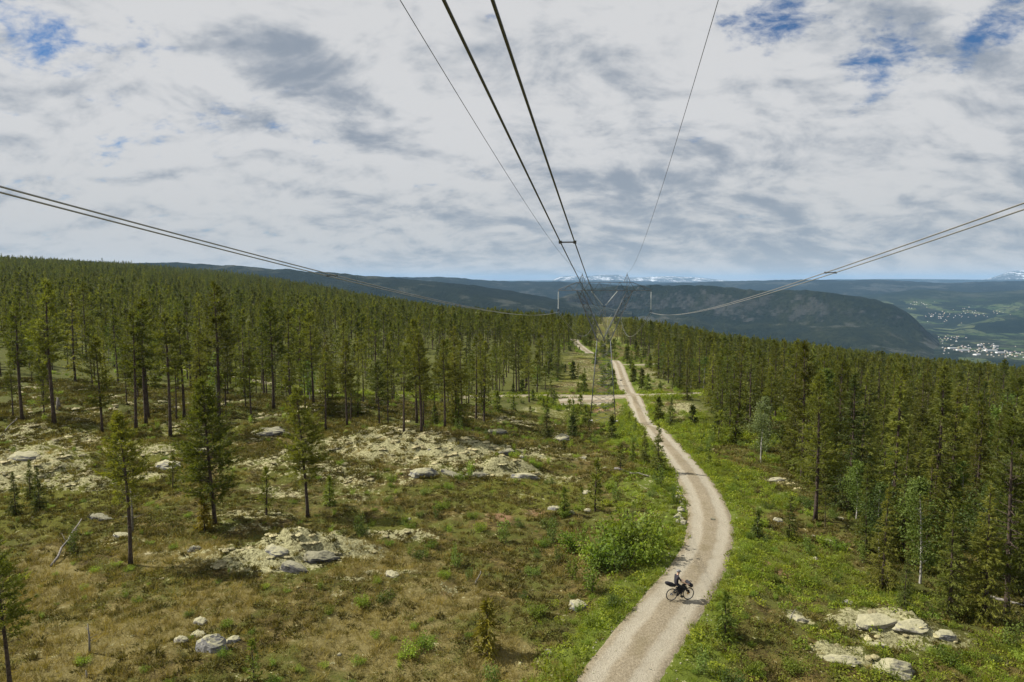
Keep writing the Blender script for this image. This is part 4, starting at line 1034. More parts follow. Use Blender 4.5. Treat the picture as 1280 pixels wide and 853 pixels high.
nn_ = [cover('dwarf_shrub_cover', 'low pale green dwarf shrubs dotted over the heath', bsrc, 1.5, lambda x, y, rd: (1 - lich_f(x, y)) * (.10 + .45 * sstep(.45, .62, fbm(x, y, 6, 2, 161))) * (1 - .5 * tan_f(x, y)) * (1 - .6 * forest_f(x, y)), .22, .55, 150, .8),
       cover('heather_cover', 'brown heather covering the open heath', S_heath, .50, lambda x, y, rd: (1 - .55 * lich_f(x, y)) * (1 - vg(x, y, rd)) * (1 - tan_f(x, y) * .8) * (.30 + .7 * sstep(.4, .6, fbm(x, y, 5, 2, 141))) * .8, .6, 1.25),
       cover('bilberry_cover', 'green bilberry and moss covering the heath', S_moss, .62, lambda x, y, rd: (1 - lich_f(x, y)) ** 2 * sstep(.40, .62, fbm(x, y, 7, 3, 143)) * (1 - .45 * tan_f(x, y)), .5, 1.3),
       cover('dry_grass_cover', 'dry tan grass over the foreground heath', S_grass, .42, lambda x, y, rd: np.maximum(tan_f(x, y) * .9, .16 * sstep(.45, .6, fbm(x, y, 6, 2, 145))) * (1 - .8 * vg(x, y, rd)), .6, 1.3, 95),
       cover('verge_herb_cover', 'bright green herbs and grass along the road verges', S_herb, .42, lambda x, y, rd: vg(x, y, rd) ** 1.3 * (1 - lich_f(x, y)) * (.35 + .65 * sstep(.36, .56, fbm(x, y, 3, 2, 149))), .5, 1.35, 170),
       cover('lichen_cover', 'pale reindeer lichen cushions over the outcrops', S_lich, .62, lambda x, y, rd: sstep(.35, .7, lich_f(x, y) + .8 * (fbm(x, y, 1.8, 2, 151) - .5)) * .42, .6, 1.5, 120, .6)]
print('cover', nn_)

# ------------------------------------------------------------------ rocks and dead wood
def rock_mesh(name, rng, mat, dims, lumps=11):
    m = MB(); m.ell((0, 0, 0), (1, 1, 1), 20, 13); V, F = m.arrays()
    d = nrm(V); r = np.full(len(V), 1.0)
    for i in range(lumps):
        n = nrm(rng.normal(0, 1, 3)); r = np.minimum(r, rng.uniform(.62, .88) / np.maximum(d @ n, 1e-3))
    r = r * (1 + .22 * ((fbm(d[:, 0] * 3 + 9, d[:, 1] * 3 + lumps, .9, 3, 7) + fbm(d[:, 1] * 3 + 3, d[:, 2] * 3 + lumps, .9, 3, 8) + fbm(d[:, 2] * 3 + 5, d[:, 0] * 3 + lumps, .9, 3, 9)) / 1.5 - 1.0) * 1.6)
    return mesh(name, d * r[:, None] * np.asarray(dims) * .5, F, [mat], None, False)
rr = np.random.RandomState(77)
ROCKS = [(261, 815, 1.7, 1.1, 1.5, M_rock, 'broken grey boulder standing upright on the foreground heath'), (246, 798, .9, .7, .6, M_rock, 'small lichen grey rock just above the broken boulder'), (225, 806, .8, .6, .5, M_rockpale, 'pale flat rock left of the broken boulder'),
         (287, 806, 1.0, .8, .6, M_rock, 'rounded rock right of the broken boulder'), (249, 782, .9, .7, .55, M_rockpale, 'pale rock topmost of the group by the broken boulder'),
         (365, 716, 3.0, 1.3, 1.3, M_rockdark, 'dark overhanging rock below the pale lichen ledge'), (396, 704, 3.2, 1.5, 1.1, M_rockdark, 'dark slab at the right end of the lichen ledge'),
         (340, 692, 2.2, 1.4, .8, M_rock, 'grey rock half buried in the lichen ledge'),
         (528, 596, 3.8, 1.8, 1.3, M_rock, 'grey rock ledge at the front of the lichen outcrop'), (567, 598, 3.6, 1.6, 1.2, M_rockdark, 'dark rock ledge under the lichen outcrop'), (598, 597, 3.4, 1.4, 1.0, M_rockdark, 'dark rock step right of the ledge under the outcrop'),
         (655, 598, 3.2, 1.2, 1.0, M_rock, 'long low rock at the right end of the lichen outcrop'), (633, 569, 2.6, 1.2, .9, M_rockdark, 'dark rock in the middle of the lichen outcrop'), (620, 543, 4.2, 2.0, 1.2, M_rock, 'rounded grey boulder behind the lichen outcrop'),
         (701, 551, 3.2, 2.0, 1.7, M_rock, 'round grey boulder between the outcrop and the pylon'), (336, 545, 6.0, 2.5, 1.6, M_rockdark, 'big dark boulder below the broad reddish-trunked pine'), (250, 566, 2.6, 1.6, 1.0, M_rock, 'grey boulder behind the bushy pine'),
         (205, 586, 3.4, 2.4, 1.4, M_rock, 'mossy grey boulder left of the bushy pine'), (693, 638, 1.3, .9, .8, M_rock, 'small dark sided stone in the clearing'), (734, 618, 1.1, .8, .6, M_rockpale, 'small pale stone near the slender light pine'),
         (1118, 846, 2.9, 1.8, 1.3, M_rockpale, 'big pale boulder at the bottom right'), (1053, 830, 1.9, .9, .6, M_rockpale, 'pale slab left of the big pale boulder'), (1100, 786, 3.6, 1.8, .9, M_rockpale, 'widest pale slab below the nearest dense spruce'), (1140, 792, 2.2, 1.4, .6, M_rockpale, 'pale slab right of the widest pale slab'),
         (1000, 778, 1.2, .8, .5, M_rockpale, 'pale rock in heather left of the pale slabs'), (1178, 800, 1.8, 1.0, .7, M_rock, 'grey rock at the right end of the pale slabs'), (1062, 755, .7, .5, .4, M_rock, 'small round grey stone above the pale slabs'), (1098, 812, 1.4, .9, .5, M_rockpale, 'narrow pale rock between the slabs and the big boulder'),
         (972, 602, 1.9, 1.1, .7, M_rockpale, 'small pale boulder in the verge left of the broad dark pine'), (974, 653, 1.1, .8, .6, M_rock, 'grey stone behind the young bright spruce'), (1035, 680, 1.4, .8, .5, M_rock, 'grey stone in the grass below the broad dark pine'),
         (722, 764, 1.6, 1.2, .9, M_rock, 'dark grey boulder hidden in the roadside bushes'), (242, 690, 1.0, .8, .6, M_rockdark, 'small dark round stone on the left heath'), (25, 575, 3.5, 2.5, 1.2, M_rock, 'grey boulder on the lichen mound at the left edge'), (125, 652, 2.6, 1.2, .7, M_rockdark, 'low dark rock left of the lone thin pine'),
         (735, 640, .8, .6, .5, M_rockpale, 'tiny pale stone below the slender light pine'), (490, 722, 1.3, .8, .5, M_rockpale, 'pale lichen rock in the middle of the foreground'), (150, 672, 1.6, .9, .6, M_rock, 'grey rock right of the silvery sapling')]
for px, py, a, b, c, mt, lb in ROCKS:
    p = at(px, py); o = link('boulder', rock_mesh('boulder', rr, mt, (a, b, c)))
    o.location = (p[0], p[1] + b * .25, p[2] + c * .0); o.rotation_euler = (rr.normal(0, .1), rr.normal(0, .1), rr.uniform(-.5, .5)); meta(o, lb, 'boulder')
stones = [rock_mesh('stone', rr, mt, (.6, .5, .4), 9) for mt in (M_rock, M_rockpale, M_rock, M_rockpale)]
for k in range(16):
    t = k / 15; p = at(852 - 4 * t + rr.normal(0, 3), 655 - 42 * t + rr.normal(0, 1))
    o = link('stone', stones[rr.randint(4)]); s_ = rr.uniform(.7, 1.5); o.location = (p[0], p[1], p[2] + .06); o.scale = (s_,) * 3; o.rotation_euler = (rr.normal(0, .2), rr.normal(0, .2), rr.uniform(0, 6))
    meta(o, 'pale stone in the row along the left edge of the road bend', 'stone', 'pale stones lining the road bend')
X, Y = jit(-45, 40, 30, 125, 6.0); m_ = in_view(X, Y, -.02) & (road_d(X, Y) > 1) & (np.abs(corridor(X, Y)) < 30) & (R.uniform(0, 1, len(X)) < .24)
X, Y = X[m_], Y[m_]; Z = hfun(X, Y)
for i in range(len(X)):
    o = link('stone', stones[rr.choice([0, 2, 0, 2, 1])]); s_ = rr.uniform(.4, 1.3); o.location = (X[i], Y[i], Z[i] - .02); o.scale = (s_, s_, s_ * .9); o.rotation_euler = (rr.normal(0, .2), rr.normal(0, .2), rr.uniform(0, 6))
    d_ = np.argmin((ROADS['main'][0][:, 0] - X[i]) ** 2 + (ROADS['main'][0][:, 1] - Y[i]) ** 2)
    sd_ = 'right' if X[i] > ROADS['main'][0][d_, 0] else 'left'
    nf_ = 'in the foreground' if Y[i] < 60 else 'beyond the cyclist'
    meta(o, f'small weathered stone lying in the heath {sd_} of the road {nf_}', 'stone', f'heath stones {sd_} of the road {nf_}')
X, Y = jit(-30, 30, 30, 130, .34); rd_ = road_d(X, Y); m_ = (rd_ > -.75) & (rd_ < .75) & in_view(X, Y, 0) & (R.uniform(0, 1, len(X)) < .5)
X, Y = X[m_], Y[m_]; n = len(X); zz = np.where(rd_[m_] < 0, base_h(X, Y) + .0, hfun(X, Y)); k = R.uniform(.06, .26, n) ** 1.0
peb = [o for o in COL.objects if o.name.startswith('stone')][:6]
stuff('road_pebbles', 'loose pebbles along the edges of the gravel road', peb, np.stack([X, Y, zz + .01], 1), np.stack([k, k, k], 1), np.stack([R.normal(0, .3, n), R.normal(0, .3, n), R.uniform(0, 6, n)], 1), R.randint(0, len(peb), n))
for px, py, s_, lb in ((891, 653, .7, 'dark clod of earth lying in the middle of the road bend'), (776, 477, 1.3, 'dark patch of turf lying on the far straight of the road')):
    p = at(px, py); o = link('earth_clod', rock_mesh('earth_clod', rr, M_rockdark, (.7 * s_, .5 * s_, .22 * s_))); o.location = (p[0], p[1], p[2] + .25 + .06 * s_); meta(o, lb, 'clod')
def log(px0, py0, px1, py1, z1, rad, label, name='fallen_log', cat='log', branches=0, mat=None):
    a = at(px0, py0); b = at(px1, py1); a[2] += rad; b[2] += rad + z1
    mb = MB(); pts = np.linspace(a, b, 7); pts[1:-1] += rr.normal(0, rad * .6, (5, 3))
    e = empty(name, a - np.array([0, 0, rad])); off = np.array(e.location)
    mb.tube(pts - off, np.linspace(rad, rad * .45, 7), 7); mb.obj('trunk', mat or M_barkg, e)
    for k in range(branches):
        t = rr.uniform(.3, .95); p = a + (b - a) * t - off; d = rr.normal(0, 1, 3) * .35; d[2] = abs(d[2]) + .2
        MB().tube([p, p + d * .6, p + d * 1.3 + np.array([0, 0, .1])], [rad * .3, rad * .2, rad * .1], 4).obj('branch', mat or M_barkg, e)
    meta(e, label, cat)
log(64, 709, 103, 664, .9, .09, 'grey fallen log with bare branches on the left heath', branches=4)
log(1238, 750, 1284, 764, .1, .12, 'pale fallen birch log at the right edge under the trees')
log(768, 588, 811, 598, .05, .14, 'bleached log lying in the clearing left of the road')
log(594, 733, 601, 722, .35, .05, 'white splintered stick poking out of the foreground heather')
log(0, 548, 22, 531, .6, .10, 'pale dead branch leaning at the left edge beside the mound', branches=2)
log(984, 782, 995, 768, .25, .03, 'thin curved dead twig left of the pale slabs', cat='twig', name='dead_twig')
def snag(px, py, ptop, rad, label):
    c = at(px, py); v = (CY - ptop) / FPX; sl = (-math.sin(TH) + v * math.cos(TH)) / (math.cos(TH) + v * math.sin(TH)); h = CAMZ + sl * c[1] - c[2]
    e = empty('dead_tree', c); tr = MB(); tr.tube([(0, 0, -.2), (.03, 0, h * .5), (-.02, .02, h)], [rad, rad * .7, rad * .35], 6); tr.obj('trunk', M_barkg, e)
    for k in range(4):
        a = rr.uniform(0, 6.28); z = h * rr.uniform(.15, .8); L = h * .25
        MB().tube([(0, 0, z), (math.cos(a) * L, math.sin(a) * L, z + L * .25)], [rad * .35, rad * .12], 4).obj('branch', M_barkg, e)
    meta(e, label, 'dead tree')
snag(112, 818, 780, .06, 'small dead grey snag on the foreground heath at left')
snag(108, 850, 838, .05, 'short dead stub just below the grey snag')
snag(166, 668, 610, .09, 'short broken dead pine right behind the lone thin pine')
snag(73, 513, 497, .3, 'dark rotten stump left of the slim pines on the lichen')

# ------------------------------------------------------------------ pylon and power lines
M_steel = mat_simple('galvanised_steel', (.11, .12, .125), .55, .3, .15, 3)
M_wire = mat_simple('aluminium_wire', (.09, .09, .09), .5, .3, .1, 20)
M_glass = mat_simple('insulator_glass', (.60, .64, .62), .2, 0, .1, 5)
M_conc = mat_simple('concrete', (.38, .37, .34), .9, 0, .2, 4)
KL = .1425; ALPHA = -math.atan(KL)
PX0 = np.array(P(753.5, 533, 130)); PX0[2] = hfun(PX0[0], PX0[1])[0]
ZT = CAMZ - .0 - PX0[2]   # height of camera level above the pylon base
def pylon(base, htop, label):
    """htop: height of the earth-wire peaks above the base"""
    e = empty('pylon', base, ALPHA)
    zp = htop; zc = htop - 3.05; zw = zc - 9.3      # peaks, cross-arm bottom chord, waist
    hb, hw = 2.45, 1.25
    r = .053
    def brace(mb, p, q, n, rr_):
        for k in range(n):
            a = (1 - k / n); b = (1 - (k + 1) / n)
            f0, f1 = k / n, (k + 1) / n
            mb.tube([p[0] + (p[1] - p[0]) * f0, q[0] + (q[1] - q[0]) * f1], rr_ * .8, 4, False); mb.tube([q[0] + (q[1] - q[0]) * f0, p[0] + (p[1] - p[0]) * f1], rr_, 4, False)
            mb.tube([p[0] + (p[1] - p[0]) * f1, q[0] + (q[1] - q[0]) * f1], rr_, 4, False)
    cs = [(-1, -1), (1, -1), (1, 1), (-1, 1)]
    bot = [np.array([sx * hb, sy * hb, -.1]) for sx, sy in cs]; top = [np.array([sx * hw, sy * hw, zw]) for sx, sy in cs]
    for k in range(4):
        MB().tube([bot[k], top[k]], r * 1.5, 6).obj('leg', M_steel, e)
        MB().box(bot[k] + np.array([0, 0, .1]), (.9, .9, .9)).obj('footing', M_conc, e, False)
    for k in range(4):
        b = MB(); k2 = (k + 1) % 4; brace(b, (bot[k], top[k]), (bot[k2], top[k2]), 8, r * .55); b.obj('bracing', M_steel, e)
    # two arms from the waist to the cross-arm
    for s in (-1, 1):
        b = MB(); wi = [np.array([s * hw * (1 if o else -.1), sy * hw, zw]) for o in (1, 0) for sy in (-1, 1)]
        ti = [np.array([s * (5.2 if o else 4.2), sy * .75, zc]) for o in (1, 0) for sy in (-1, 1)]
        for p, q in zip(wi, ti): b.tube([p, q], r * 1.15, 5, False)
        for i_, j_ in ((0, 1), (2, 3), (0, 2), (1, 3)): brace(b, (wi[i_], ti[i_]), (wi[j_], ti[j_]), 7, r * .5)
        b.obj('arm', M_steel, e)
    b = MB(); L = 8.6
    def chord(x): return zc + np.interp(abs(x), [0, 5.2, L], [1.55, 1.5, .12])
    xs = np.linspace(-L, L, 19)
    for sy in (-1, 1):
        b.tube([(-L, sy * .15, zc), (-5.2, sy * .75, zc), (5.2, sy * .75, zc), (L, sy * .15, zc)], r * 1.1, 5, False)
        b.tube([(x, sy * np.interp(abs(x), [5.2, L], [.7, .12]), chord(x)) for x in (-L, -5.2, 0, 5.2, L)], r * 1.0, 5, False)
    for i_ in range(18):
        for sy in (-1, 1):
            w0, w1 = [sy * np.interp(abs(x), [5.2, L], [.75, .15]) for x in (xs[i_], xs[i_ + 1])]
            up = i_ % 2
            b.tube([(xs[i_], w0, zc if up else chord(xs[i_])), (xs[i_ + 1], w1, chord(xs[i_ + 1]) if up else zc)], r * .5, 4, False)
        b.tube([(xs[i_], -np.interp(abs(xs[i_]), [5.2, L], [.75, .15]), zc), (xs[i_ + 1], np.interp(abs(xs[i_ + 1]), [5.2, L], [.75, .15]), zc)], r * .45, 4, False)
    b.obj('crossarm', M_steel, e)
    for s in (-1, 1):
        b = MB(); apex = np.array([s * 4.15, 0, zp])
        for dx in (-.6, .6):
            for dy in (-.6, .6): b.tube([(s * 4.15 + dx, dy, zc + 1.5), apex], r * .8, 4, False)
        b.tube([(s * 4.15, 0, zc), apex + np.array([0, 0, .25])], r * .9, 5)
        b.obj('peak', M_steel, e)
    def insul(p, q, nm='insulator'):
        p = np.array(p, float); q = np.array(q, float); i_o = MB().tube([p, q], .035, 5).obj(nm, M_steel, e)
        n = 22; d = MB()
        for k in range(n):
            c = p + (q - p) * (.08 + .84 * k / (n - 1)); u = (q - p) / np.linalg.norm(q - p)
            d.tube([c - u * .045, c, c + u * .045], [.05, .14, .06], 8)
        d.obj('glass_discs', M_glass, i_o)
    zi = zc - 3.75
    for s in (-1, 1):
        insul((s * L, 0, zc - .05), (s * L, 0, zi))
        y_ = MB(); y_.box((s * L, 0, zi - .05), (.46, .05, .16)); y_.box((s * L - .17, 0, zi - .2), (.08, .32, .2)); y_.box((s * L + .17, 0, zi - .2), (.08, .32, .2)); y_.obj('yoke', M_steel, e, False)
    for s in (-1, 1): insul((s * 2.55, 0, zc), (s * .14, 0, zc - 2.95))
    y_ = MB(); y_.box((0, 0, zc - 3.0), (.46, .05, .16)); y_.box((-.16, 0, zc - 3.14), (.08, .32, .2)); y_.box((.16, 0, zc - 3.14), (.08, .32, .2)); y_.obj('yoke', M_steel, e, False)
    meta(e, label, 'pylon', None)
    c = np.array([math.cos(ALPHA), math.sin(ALPHA)])
    b3 = np.array(base, float)
    def W(xl, z): return np.array([b3[0] + c[0] * xl, b3[1] + c[1] * xl, b3[2] + z])
    return {'L': [W(-L - .17, zi - .3), W(-L + .17, zi - .3)], 'C': [W(-.16, zc - 3.24), W(.16, zc - 3.24)], 'R': [W(L - .17, zi - .3), W(L + .17, zi - .3)], 'EL': [W(-4.15, zp + .2)], 'ER': [W(4.15, zp + .2)]}
hp1 = P(755, 343, 130)[2] - PX0[2]
A1 = pylon(PX0, hp1, 'tall steel lattice pylon with spread arms beside the gravel road')
y2 = 430.0; x2 = PX0[0] + KL * (y2 - PX0[1]); z2 = hfun(x2, y2)[0]
A2 = pylon((x2, y2, z2), CAMZ - 17.6 - z2, 'distant lattice pylon further along the line behind the near pylon')
print('pylon', PX0, hp1, z2, CAMZ - 17.6 - z2)
M_wire_sunlit = mat_simple('sunlit_aluminium_wire', (.30, .30, .29), .45, .5, .1, 20)  # same wire painted paler, the sun on the cables put into its colour
def wire(name, pts, rad, label, group, m_=None):
    o = MB().tube(pts, rad, 6).obj(name, m_ or M_wire); meta(o, label, 'power cable', group); return o
NEAR = {'L': ((0, 237), (415, 345)), 'C': ((585, 0), (709.5, 303)), 'R': ((1280, 258), (1038, 341)), 'EL': ((500, 0), (640, 228)), 'ER': ((898, 0), (832, 220))}
WL = {'L': ('left bundle of the power line', 'left'), 'C': ('middle bundle overhead', 'middle'), 'R': ('right bundle of the power line', 'right'), 'EL': ('left earth wire', ''), 'ER': ('right earth wire', '')}
SPAN = {}
for k, (q1, q2) in NEAR.items():
    atts = A1[k]; ctr = sum(atts) / len(atts); a = ctr[0] - KL * ctr[1]
    fit = []
    for q in (q1, q2):
        d = ray(*q); t = a / (d[0] - KL * d[1]); fit.append((d[1] * t, d[2] * t + CAMZ))
    fit.append((ctr[1], ctr[2]))
    co = np.polyfit([f[0] for f in fit], [f[1] for f in fit], 2); SPAN[k] = (a, co)
    print(k, a, fit, co)
    for j, at_p in enumerate(atts):
        aj = at_p[0] - KL * at_p[1]
        ys = np.concatenate([np.linspace(-60, 0, 12), np.linspace(2, 40, 60), np.linspace(42, at_p[1], 60)])
        zs = np.polyval(co, ys); zs += (at_p[2] - zs[-1]) * np.clip((ys - 60) / (ys[-1] - 60), 0, 1)
        thin = len(atts) == 1
        if thin: lb = 'thin {} rising from the peak of the near pylon'.format(WL[k][0])
        else: lb = '{} cable of the {} sweeping from the near pylon'.format('left' if j == 0 else 'right', WL[k][0])
        wire('earth_wire' if thin else 'power_cable', np.stack([aj + KL * ys, ys, zs], 1), 0.012 if thin else (.0145 if k == 'C' else .017), lb, None, M_wire_sunlit if k in 'LR' else None)
        e2 = A2[k][j]; f = np.linspace(0, 1, 70)[:, None]
        pts = at_p + (e2 - at_p) * f; pts[:, 2] -= 4 * (7.0 if not thin else 5.5) * (f * (1 - f))[:, 0]
        if thin: lb = 'far span of the thin {} beyond the near pylon'.format(WL[k][0])
        else: lb = '{} cable of the {} set sagging between both pylons'.format('left' if j == 0 else 'right', WL[k][1])
        wire('earth_wire' if thin else 'power_cable', pts, .0125 if thin else .024, lb, None, M_wire_sunlit)
for k, q, lb in (('L', (415, 345), 'spacer clamp joining the two left cables against the far hills'), ('C', (709.5, 303), 'spacer clamp joining the two middle cables against the sky'), ('R', (1038, 341), 'spacer clamp joining the two right cables above the mountain')):
    a, co = SPAN[k]; d = ray(*q); t = a / (d[0] - KL * d[1]); y = d[1] * t; z = np.polyval(co, y)
    e = empty('spacer', (a + KL * y, y, z), ALPHA)
    MB().box((0, 0, 0), (.30, .025, .03)).obj('bar', M_wire, e, False)
    for s in (-1, 1): MB().box((s * .165, 0, 0), (.065, .13, .065)).obj('clamp', M_steel if k != 'C' else M_wire, e, False)
    meta(e, lb, 'spacer')

# ------------------------------------------------------------------ cyclist
M_black = mat_simple('black_fabric', (.018, .018, .022), .8, 0, .3, 12)
M_rubber = mat_simple('tyre_rubber', (.02, .02, .02), .8, 0, .2, 10)
M_frame = mat_simple('dark_frame_paint', (.03, .03, .035), .35, .3, .1, 5)
M_alloy = mat_simple('alloy', (.25, .25, .26), .4, .8, .1, 5)
M_skin = mat_simple('skin', (.50, .31, .22), .6, 0, .06, 8)
M_jersey = mat_simple('dark_jersey', (.022, .020, .028), .85, 0, .3, 9)
M_gold = mat_simple('brass_hub', (.35, .22, .07), .4, .6, .1, 5)
M_helmet = mat_simple('helmet_shell', (.16, .16, .17), .4, 0, .1, 5)
pr_, pf_ = at(839.5, 756), at(858.5, 755)
bc = (pr_ + pf_) / 2; head = math.radians(14)
def road_z(x, y):
    ln, wd = ROADS['main']; d = np.min(np.hypot(ln[:, 0] - x, ln[:, 1] - y)); au = d / wd
    return base_h(x, y)[0] + .05 * (1 - min(au, 1) ** 2) - .045 * math.exp(-((au - .52) / .16) ** 2) + .02
rz_a = road_z(bc[0] - .5 * math.cos(head), bc[1] - .5 * math.sin(head)); rz_b = road_z(bc[0] + .55 * math.cos(head), bc[1] + .55 * math.sin(head))
bk = empty('bicycle', (bc[0], bc[1], (rz_a + rz_b) / 2 + .005), head, 1.03); bk.rotation_euler = (0, -math.atan((rz_b - rz_a) / 1.05), head)
meta(bk, 'loaded black touring bicycle standing across the gravel road', 'bicycle')
RH, FH = np.array([-.52, 0, .365]), np.array([.56, 0, .365])
for hc, g in ((RH, M_alloy), (FH, M_gold)):
    wl = MB().torus(hc, .318, .012, (1, 0, 0), (0, 0, 1), 36, 5).obj('wheel', M_alloy, bk)
    MB().torus(hc, .342, .026, (1, 0, 0), (0, 0, 1), 36, 8).obj('tyre', M_rubber, wl)
    sp_ = MB()
    for k in range(24):
        a = 2 * math.pi * k / 24; sp_.tube([hc + np.array([0, .03 * (-1) ** k, 0]), hc + np.array([math.cos(a) * .31, 0, math.sin(a) * .31])], .0018, 3, False)
    sp_.obj('spokes', M_alloy, wl)
    MB().tube([hc - np.array([0, .05, 0]), hc + np.array([0, .05, 0])], .03, 10).obj('hub', g, wl)
    MB().tube([hc + np.array([0, .055, 0]), hc + np.array([0, .06, 0])], .08, 14).obj('brake_disc', g, wl)
BB, ST, HT, HB = np.array([-.09, 0, .30]), np.array([-.26, 0, .80]), np.array([.36, 0, .90]), np.array([.41, 0, .74])
f = MB(); f.tube([BB, ST], .018, 8); f.tube([ST, HT], .018, 8); f.tube([BB, HB], .022, 8); f.tube([HT, HB], .022, 8)
for s in (-1, 1): f.tube([BB + np.array([0, s * .04, 0]), RH + np.array([0, s * .07, 0])], .011, 6); f.tube([ST + np.array([0, s * .02, -.03]), RH + np.array([0, s * .07, 0])], .009, 6)
f.obj('frame', M_frame, bk)
f = MB(); f.tube([HB, HB + np.array([.02, 0, -.04])], .024, 8)
for s in (-1, 1): f.tube([HB + np.array([.015, s * .05, -.03]), FH + np.array([0, s * .055, 0])], .014, 6)
f.obj('fork', M_frame, bk)
f = MB(); f.tube([ST, ST + np.array([-.05, 0, .15])], .014, 8); f.obj('seatpost', M_frame, bk)
MB().ell((-.31, 0, .97), (.14, .065, .03), 12, 6).obj('saddle', M_black, bk)
f = MB(); f.tube([HT, HT + np.array([.02, 0, .08]), HT + np.array([.09, 0, .10])], .016, 8); f.tube([(.45, -.24, 1.0), (.45, .24, 1.0)], .014, 8)
for s in (-1, 1): f.tube([(.45, s * .24, 1.0), (.54, s * .25, .99), (.56, s * .26, .92), (.50, s * .27, .87), (.43, s * .27, .88)], .015, 8); f.tube([(.45, s * .06, 1.0), (.62, s * .06, 1.09), (.70, s * .06, 1.13)], .013, 6)
f.obj('handlebar', M_frame, bk)
def blob(name, pts, rad, seg=12): return MB().tube(pts, rad, seg).obj(name, M_black, bk)
blob('seat_pack', [(-.30, 0, .90), (-.38, 0, .91), (-.60, 0, .98), (-.84, 0, 1.07), (-.98, 0, 1.13), (-1.0, 0, 1.135)], [.03, .09, .135, .12, .07, .02])
blob('handlebar_pack', [(.56, -.34, .98), (.56, -.30, .98), (.56, -.1, .97), (.56, .1, .97), (.56, .30, .98), (.56, .34, .98)], [.05, .11, .115, .115, .11, .05])
bm = MB(); V = []
for s in (-1, 1): V += [(-.22, s * .045, .76), (.33, s * .045, .85), (.36, s * .04, .76), (-.07, s * .045, .38)]
bm.add(V, None, [(0, 1, 2, 3), (4, 7, 6, 5), (0, 4, 5, 1), (1, 5, 6, 2), (2, 6, 7, 3), (3, 7, 4, 0)]).obj('frame_bag', M_black, bk, False)
blob('top_tube_bag', [(.10, 0, .90), (.16, 0, .93), (.33, 0, .96), (.37, 0, .95)], [.03, .05, .06, .03])
for s in (-1, 1): MB().tube([(.46, s * .12, .66), (.47, s * .12, .64), (.53, s * .12, .47), (.535, s * .12, .45)], [.03, .06, .06, .03], 10).obj('fork_bag', M_black, bk)
f = MB(); f.tube([BB + np.array([0, .07, 0]), BB + np.array([0, .075, 0])], .095, 18); f.obj('chainring', M_alloy, bk)
CA = math.radians(-20); cd = np.array([math.cos(CA), 0, math.sin(CA)]) * .17
for s in (-1, 1):
    c_o = MB().tube([BB + np.array([0, -s * .09, 0]), BB + np.array([0, -s * .1, 0]) + cd * s], .012, 6).obj('crank', M_alloy, bk)
    MB().box(BB + np.array([0, -s * .16, 0]) + cd * s, (.09, .10, .025)).obj('pedal', M_frame, c_o, False)
# rider: one continuous skinned body
def skin_body(name, verts, edges, radii, root=0, sub=2):
    me = bpy.data.meshes.new(name + '_rig'); me.from_pydata([tuple(v) for v in verts], edges, []); o = bpy.data.objects.new('tmp_body', me); COL.objects.link(o)
    md = o.modifiers.new('skin', 'SKIN'); md.use_smooth_shade = True
    for i, r_ in enumerate(radii): me.skin_vertices[0].data[i].radius = r_ if isinstance(r_, tuple) else (r_, r_); me.skin_vertices[0].data[i].use_root = (i == root)
    sb = o.modifiers.new('sub', 'SUBSURF'); sb.levels = sub; sb.render_levels = sub
    dg = bpy.context.evaluated_depsgraph_get(); out = bpy.data.meshes.new_from_object(o.evaluated_get(dg)); bpy.data.objects.remove(o); out.name = name
    return out
V = []; E = []; RAD = []
def pt(p, r, par=None):
    V.append(p); RAD.append(r)
    if par is not None: E.append((par, len(V) - 1))
    return len(V) - 1
pel = pt((-.29, 0, 1.03), (.15, .12)); wst = pt((-.30, 0, 1.19), (.135, .105), pel); che = pt((-.27, 0, 1.39), (.165, .115), wst); nk0 = pt((-.23, 0, 1.52), (.09, .08), che)
nk = pt((-.205, 0, 1.585), .055, nk0); hd0 = pt((-.185, .0, 1.65), (.07, .082), nk); hd1 = pt((-.175, 0, 1.73), (.078, .095), hd0); hd2 = pt((-.18, 0, 1.80), (.06, .07), hd1)
for s in (-1, 1):
    sh = pt((-.26, s * .17, 1.48), .068, che); el = pt((-.10, s * .27, 1.24), .046, sh); wr = pt((.28, s * .26, 1.07), .031, el); pm = pt((.37, s * .255, 1.055), (.04, .022), wr)
    for k in range(4):
        yo = s * (.255 + (k - 1.5) * .019); l_ = (.07, .082, .076, .06)[k]
        a_ = pt((.40, yo, 1.055), .0095, pm); b_ = pt((.40 + l_ * .55, yo, 1.045), .0088, a_); pt((.40 + l_ * .75, yo, 1.015), .0075, b_)
    t_ = pt((.34, s * .215, 1.055), .011, wr); pt((.385, s * .20, 1.04), .009, t_)
    hip = pt((-.25, s * .095, .99), .098, pel)
    ped = BB + np.array([0, -s * -.16 if False else s * .16, 0]) + cd * (-s)
    kn_ = pt((.10 + (.06 if s < 0 else 0.0), s * .13, .80 if s < 0 else .74), .064, hip)
    ank = pt((ped[0] - .09, s * .15, ped[2] + .12), .040, kn_); ball = pt((ped[0] + .03, s * .15, ped[2] + .05), (.042, .03), ank); pt((ped[0] + .12, s * .15, ped[2] + .045), (.034, .022), ball)
bme = skin_body('body', V, E, RAD, pel)
for m_ in (M_jersey, M_skin, M_black): bme.materials.append(m_)
co = np.empty(len(bme.vertices) * 3); bme.vertices.foreach_get('co', co); co = co.reshape(-1, 3)
for p in bme.polygons:
    c = co[list(p.vertices)].mean(0); mi = 0
    if c[2] > 1.565: mi = 1
    elif abs(c[1]) > .17 and c[0] > -.13 and c[2] > 1.0 and c[2] < 1.30: mi = 1
    elif c[2] < .93: mi = 2
    p.material_index = mi; p.use_smooth = True
pe = empty('person', bk.location, head, 1.03); pe.rotation_euler = bk.rotation_euler
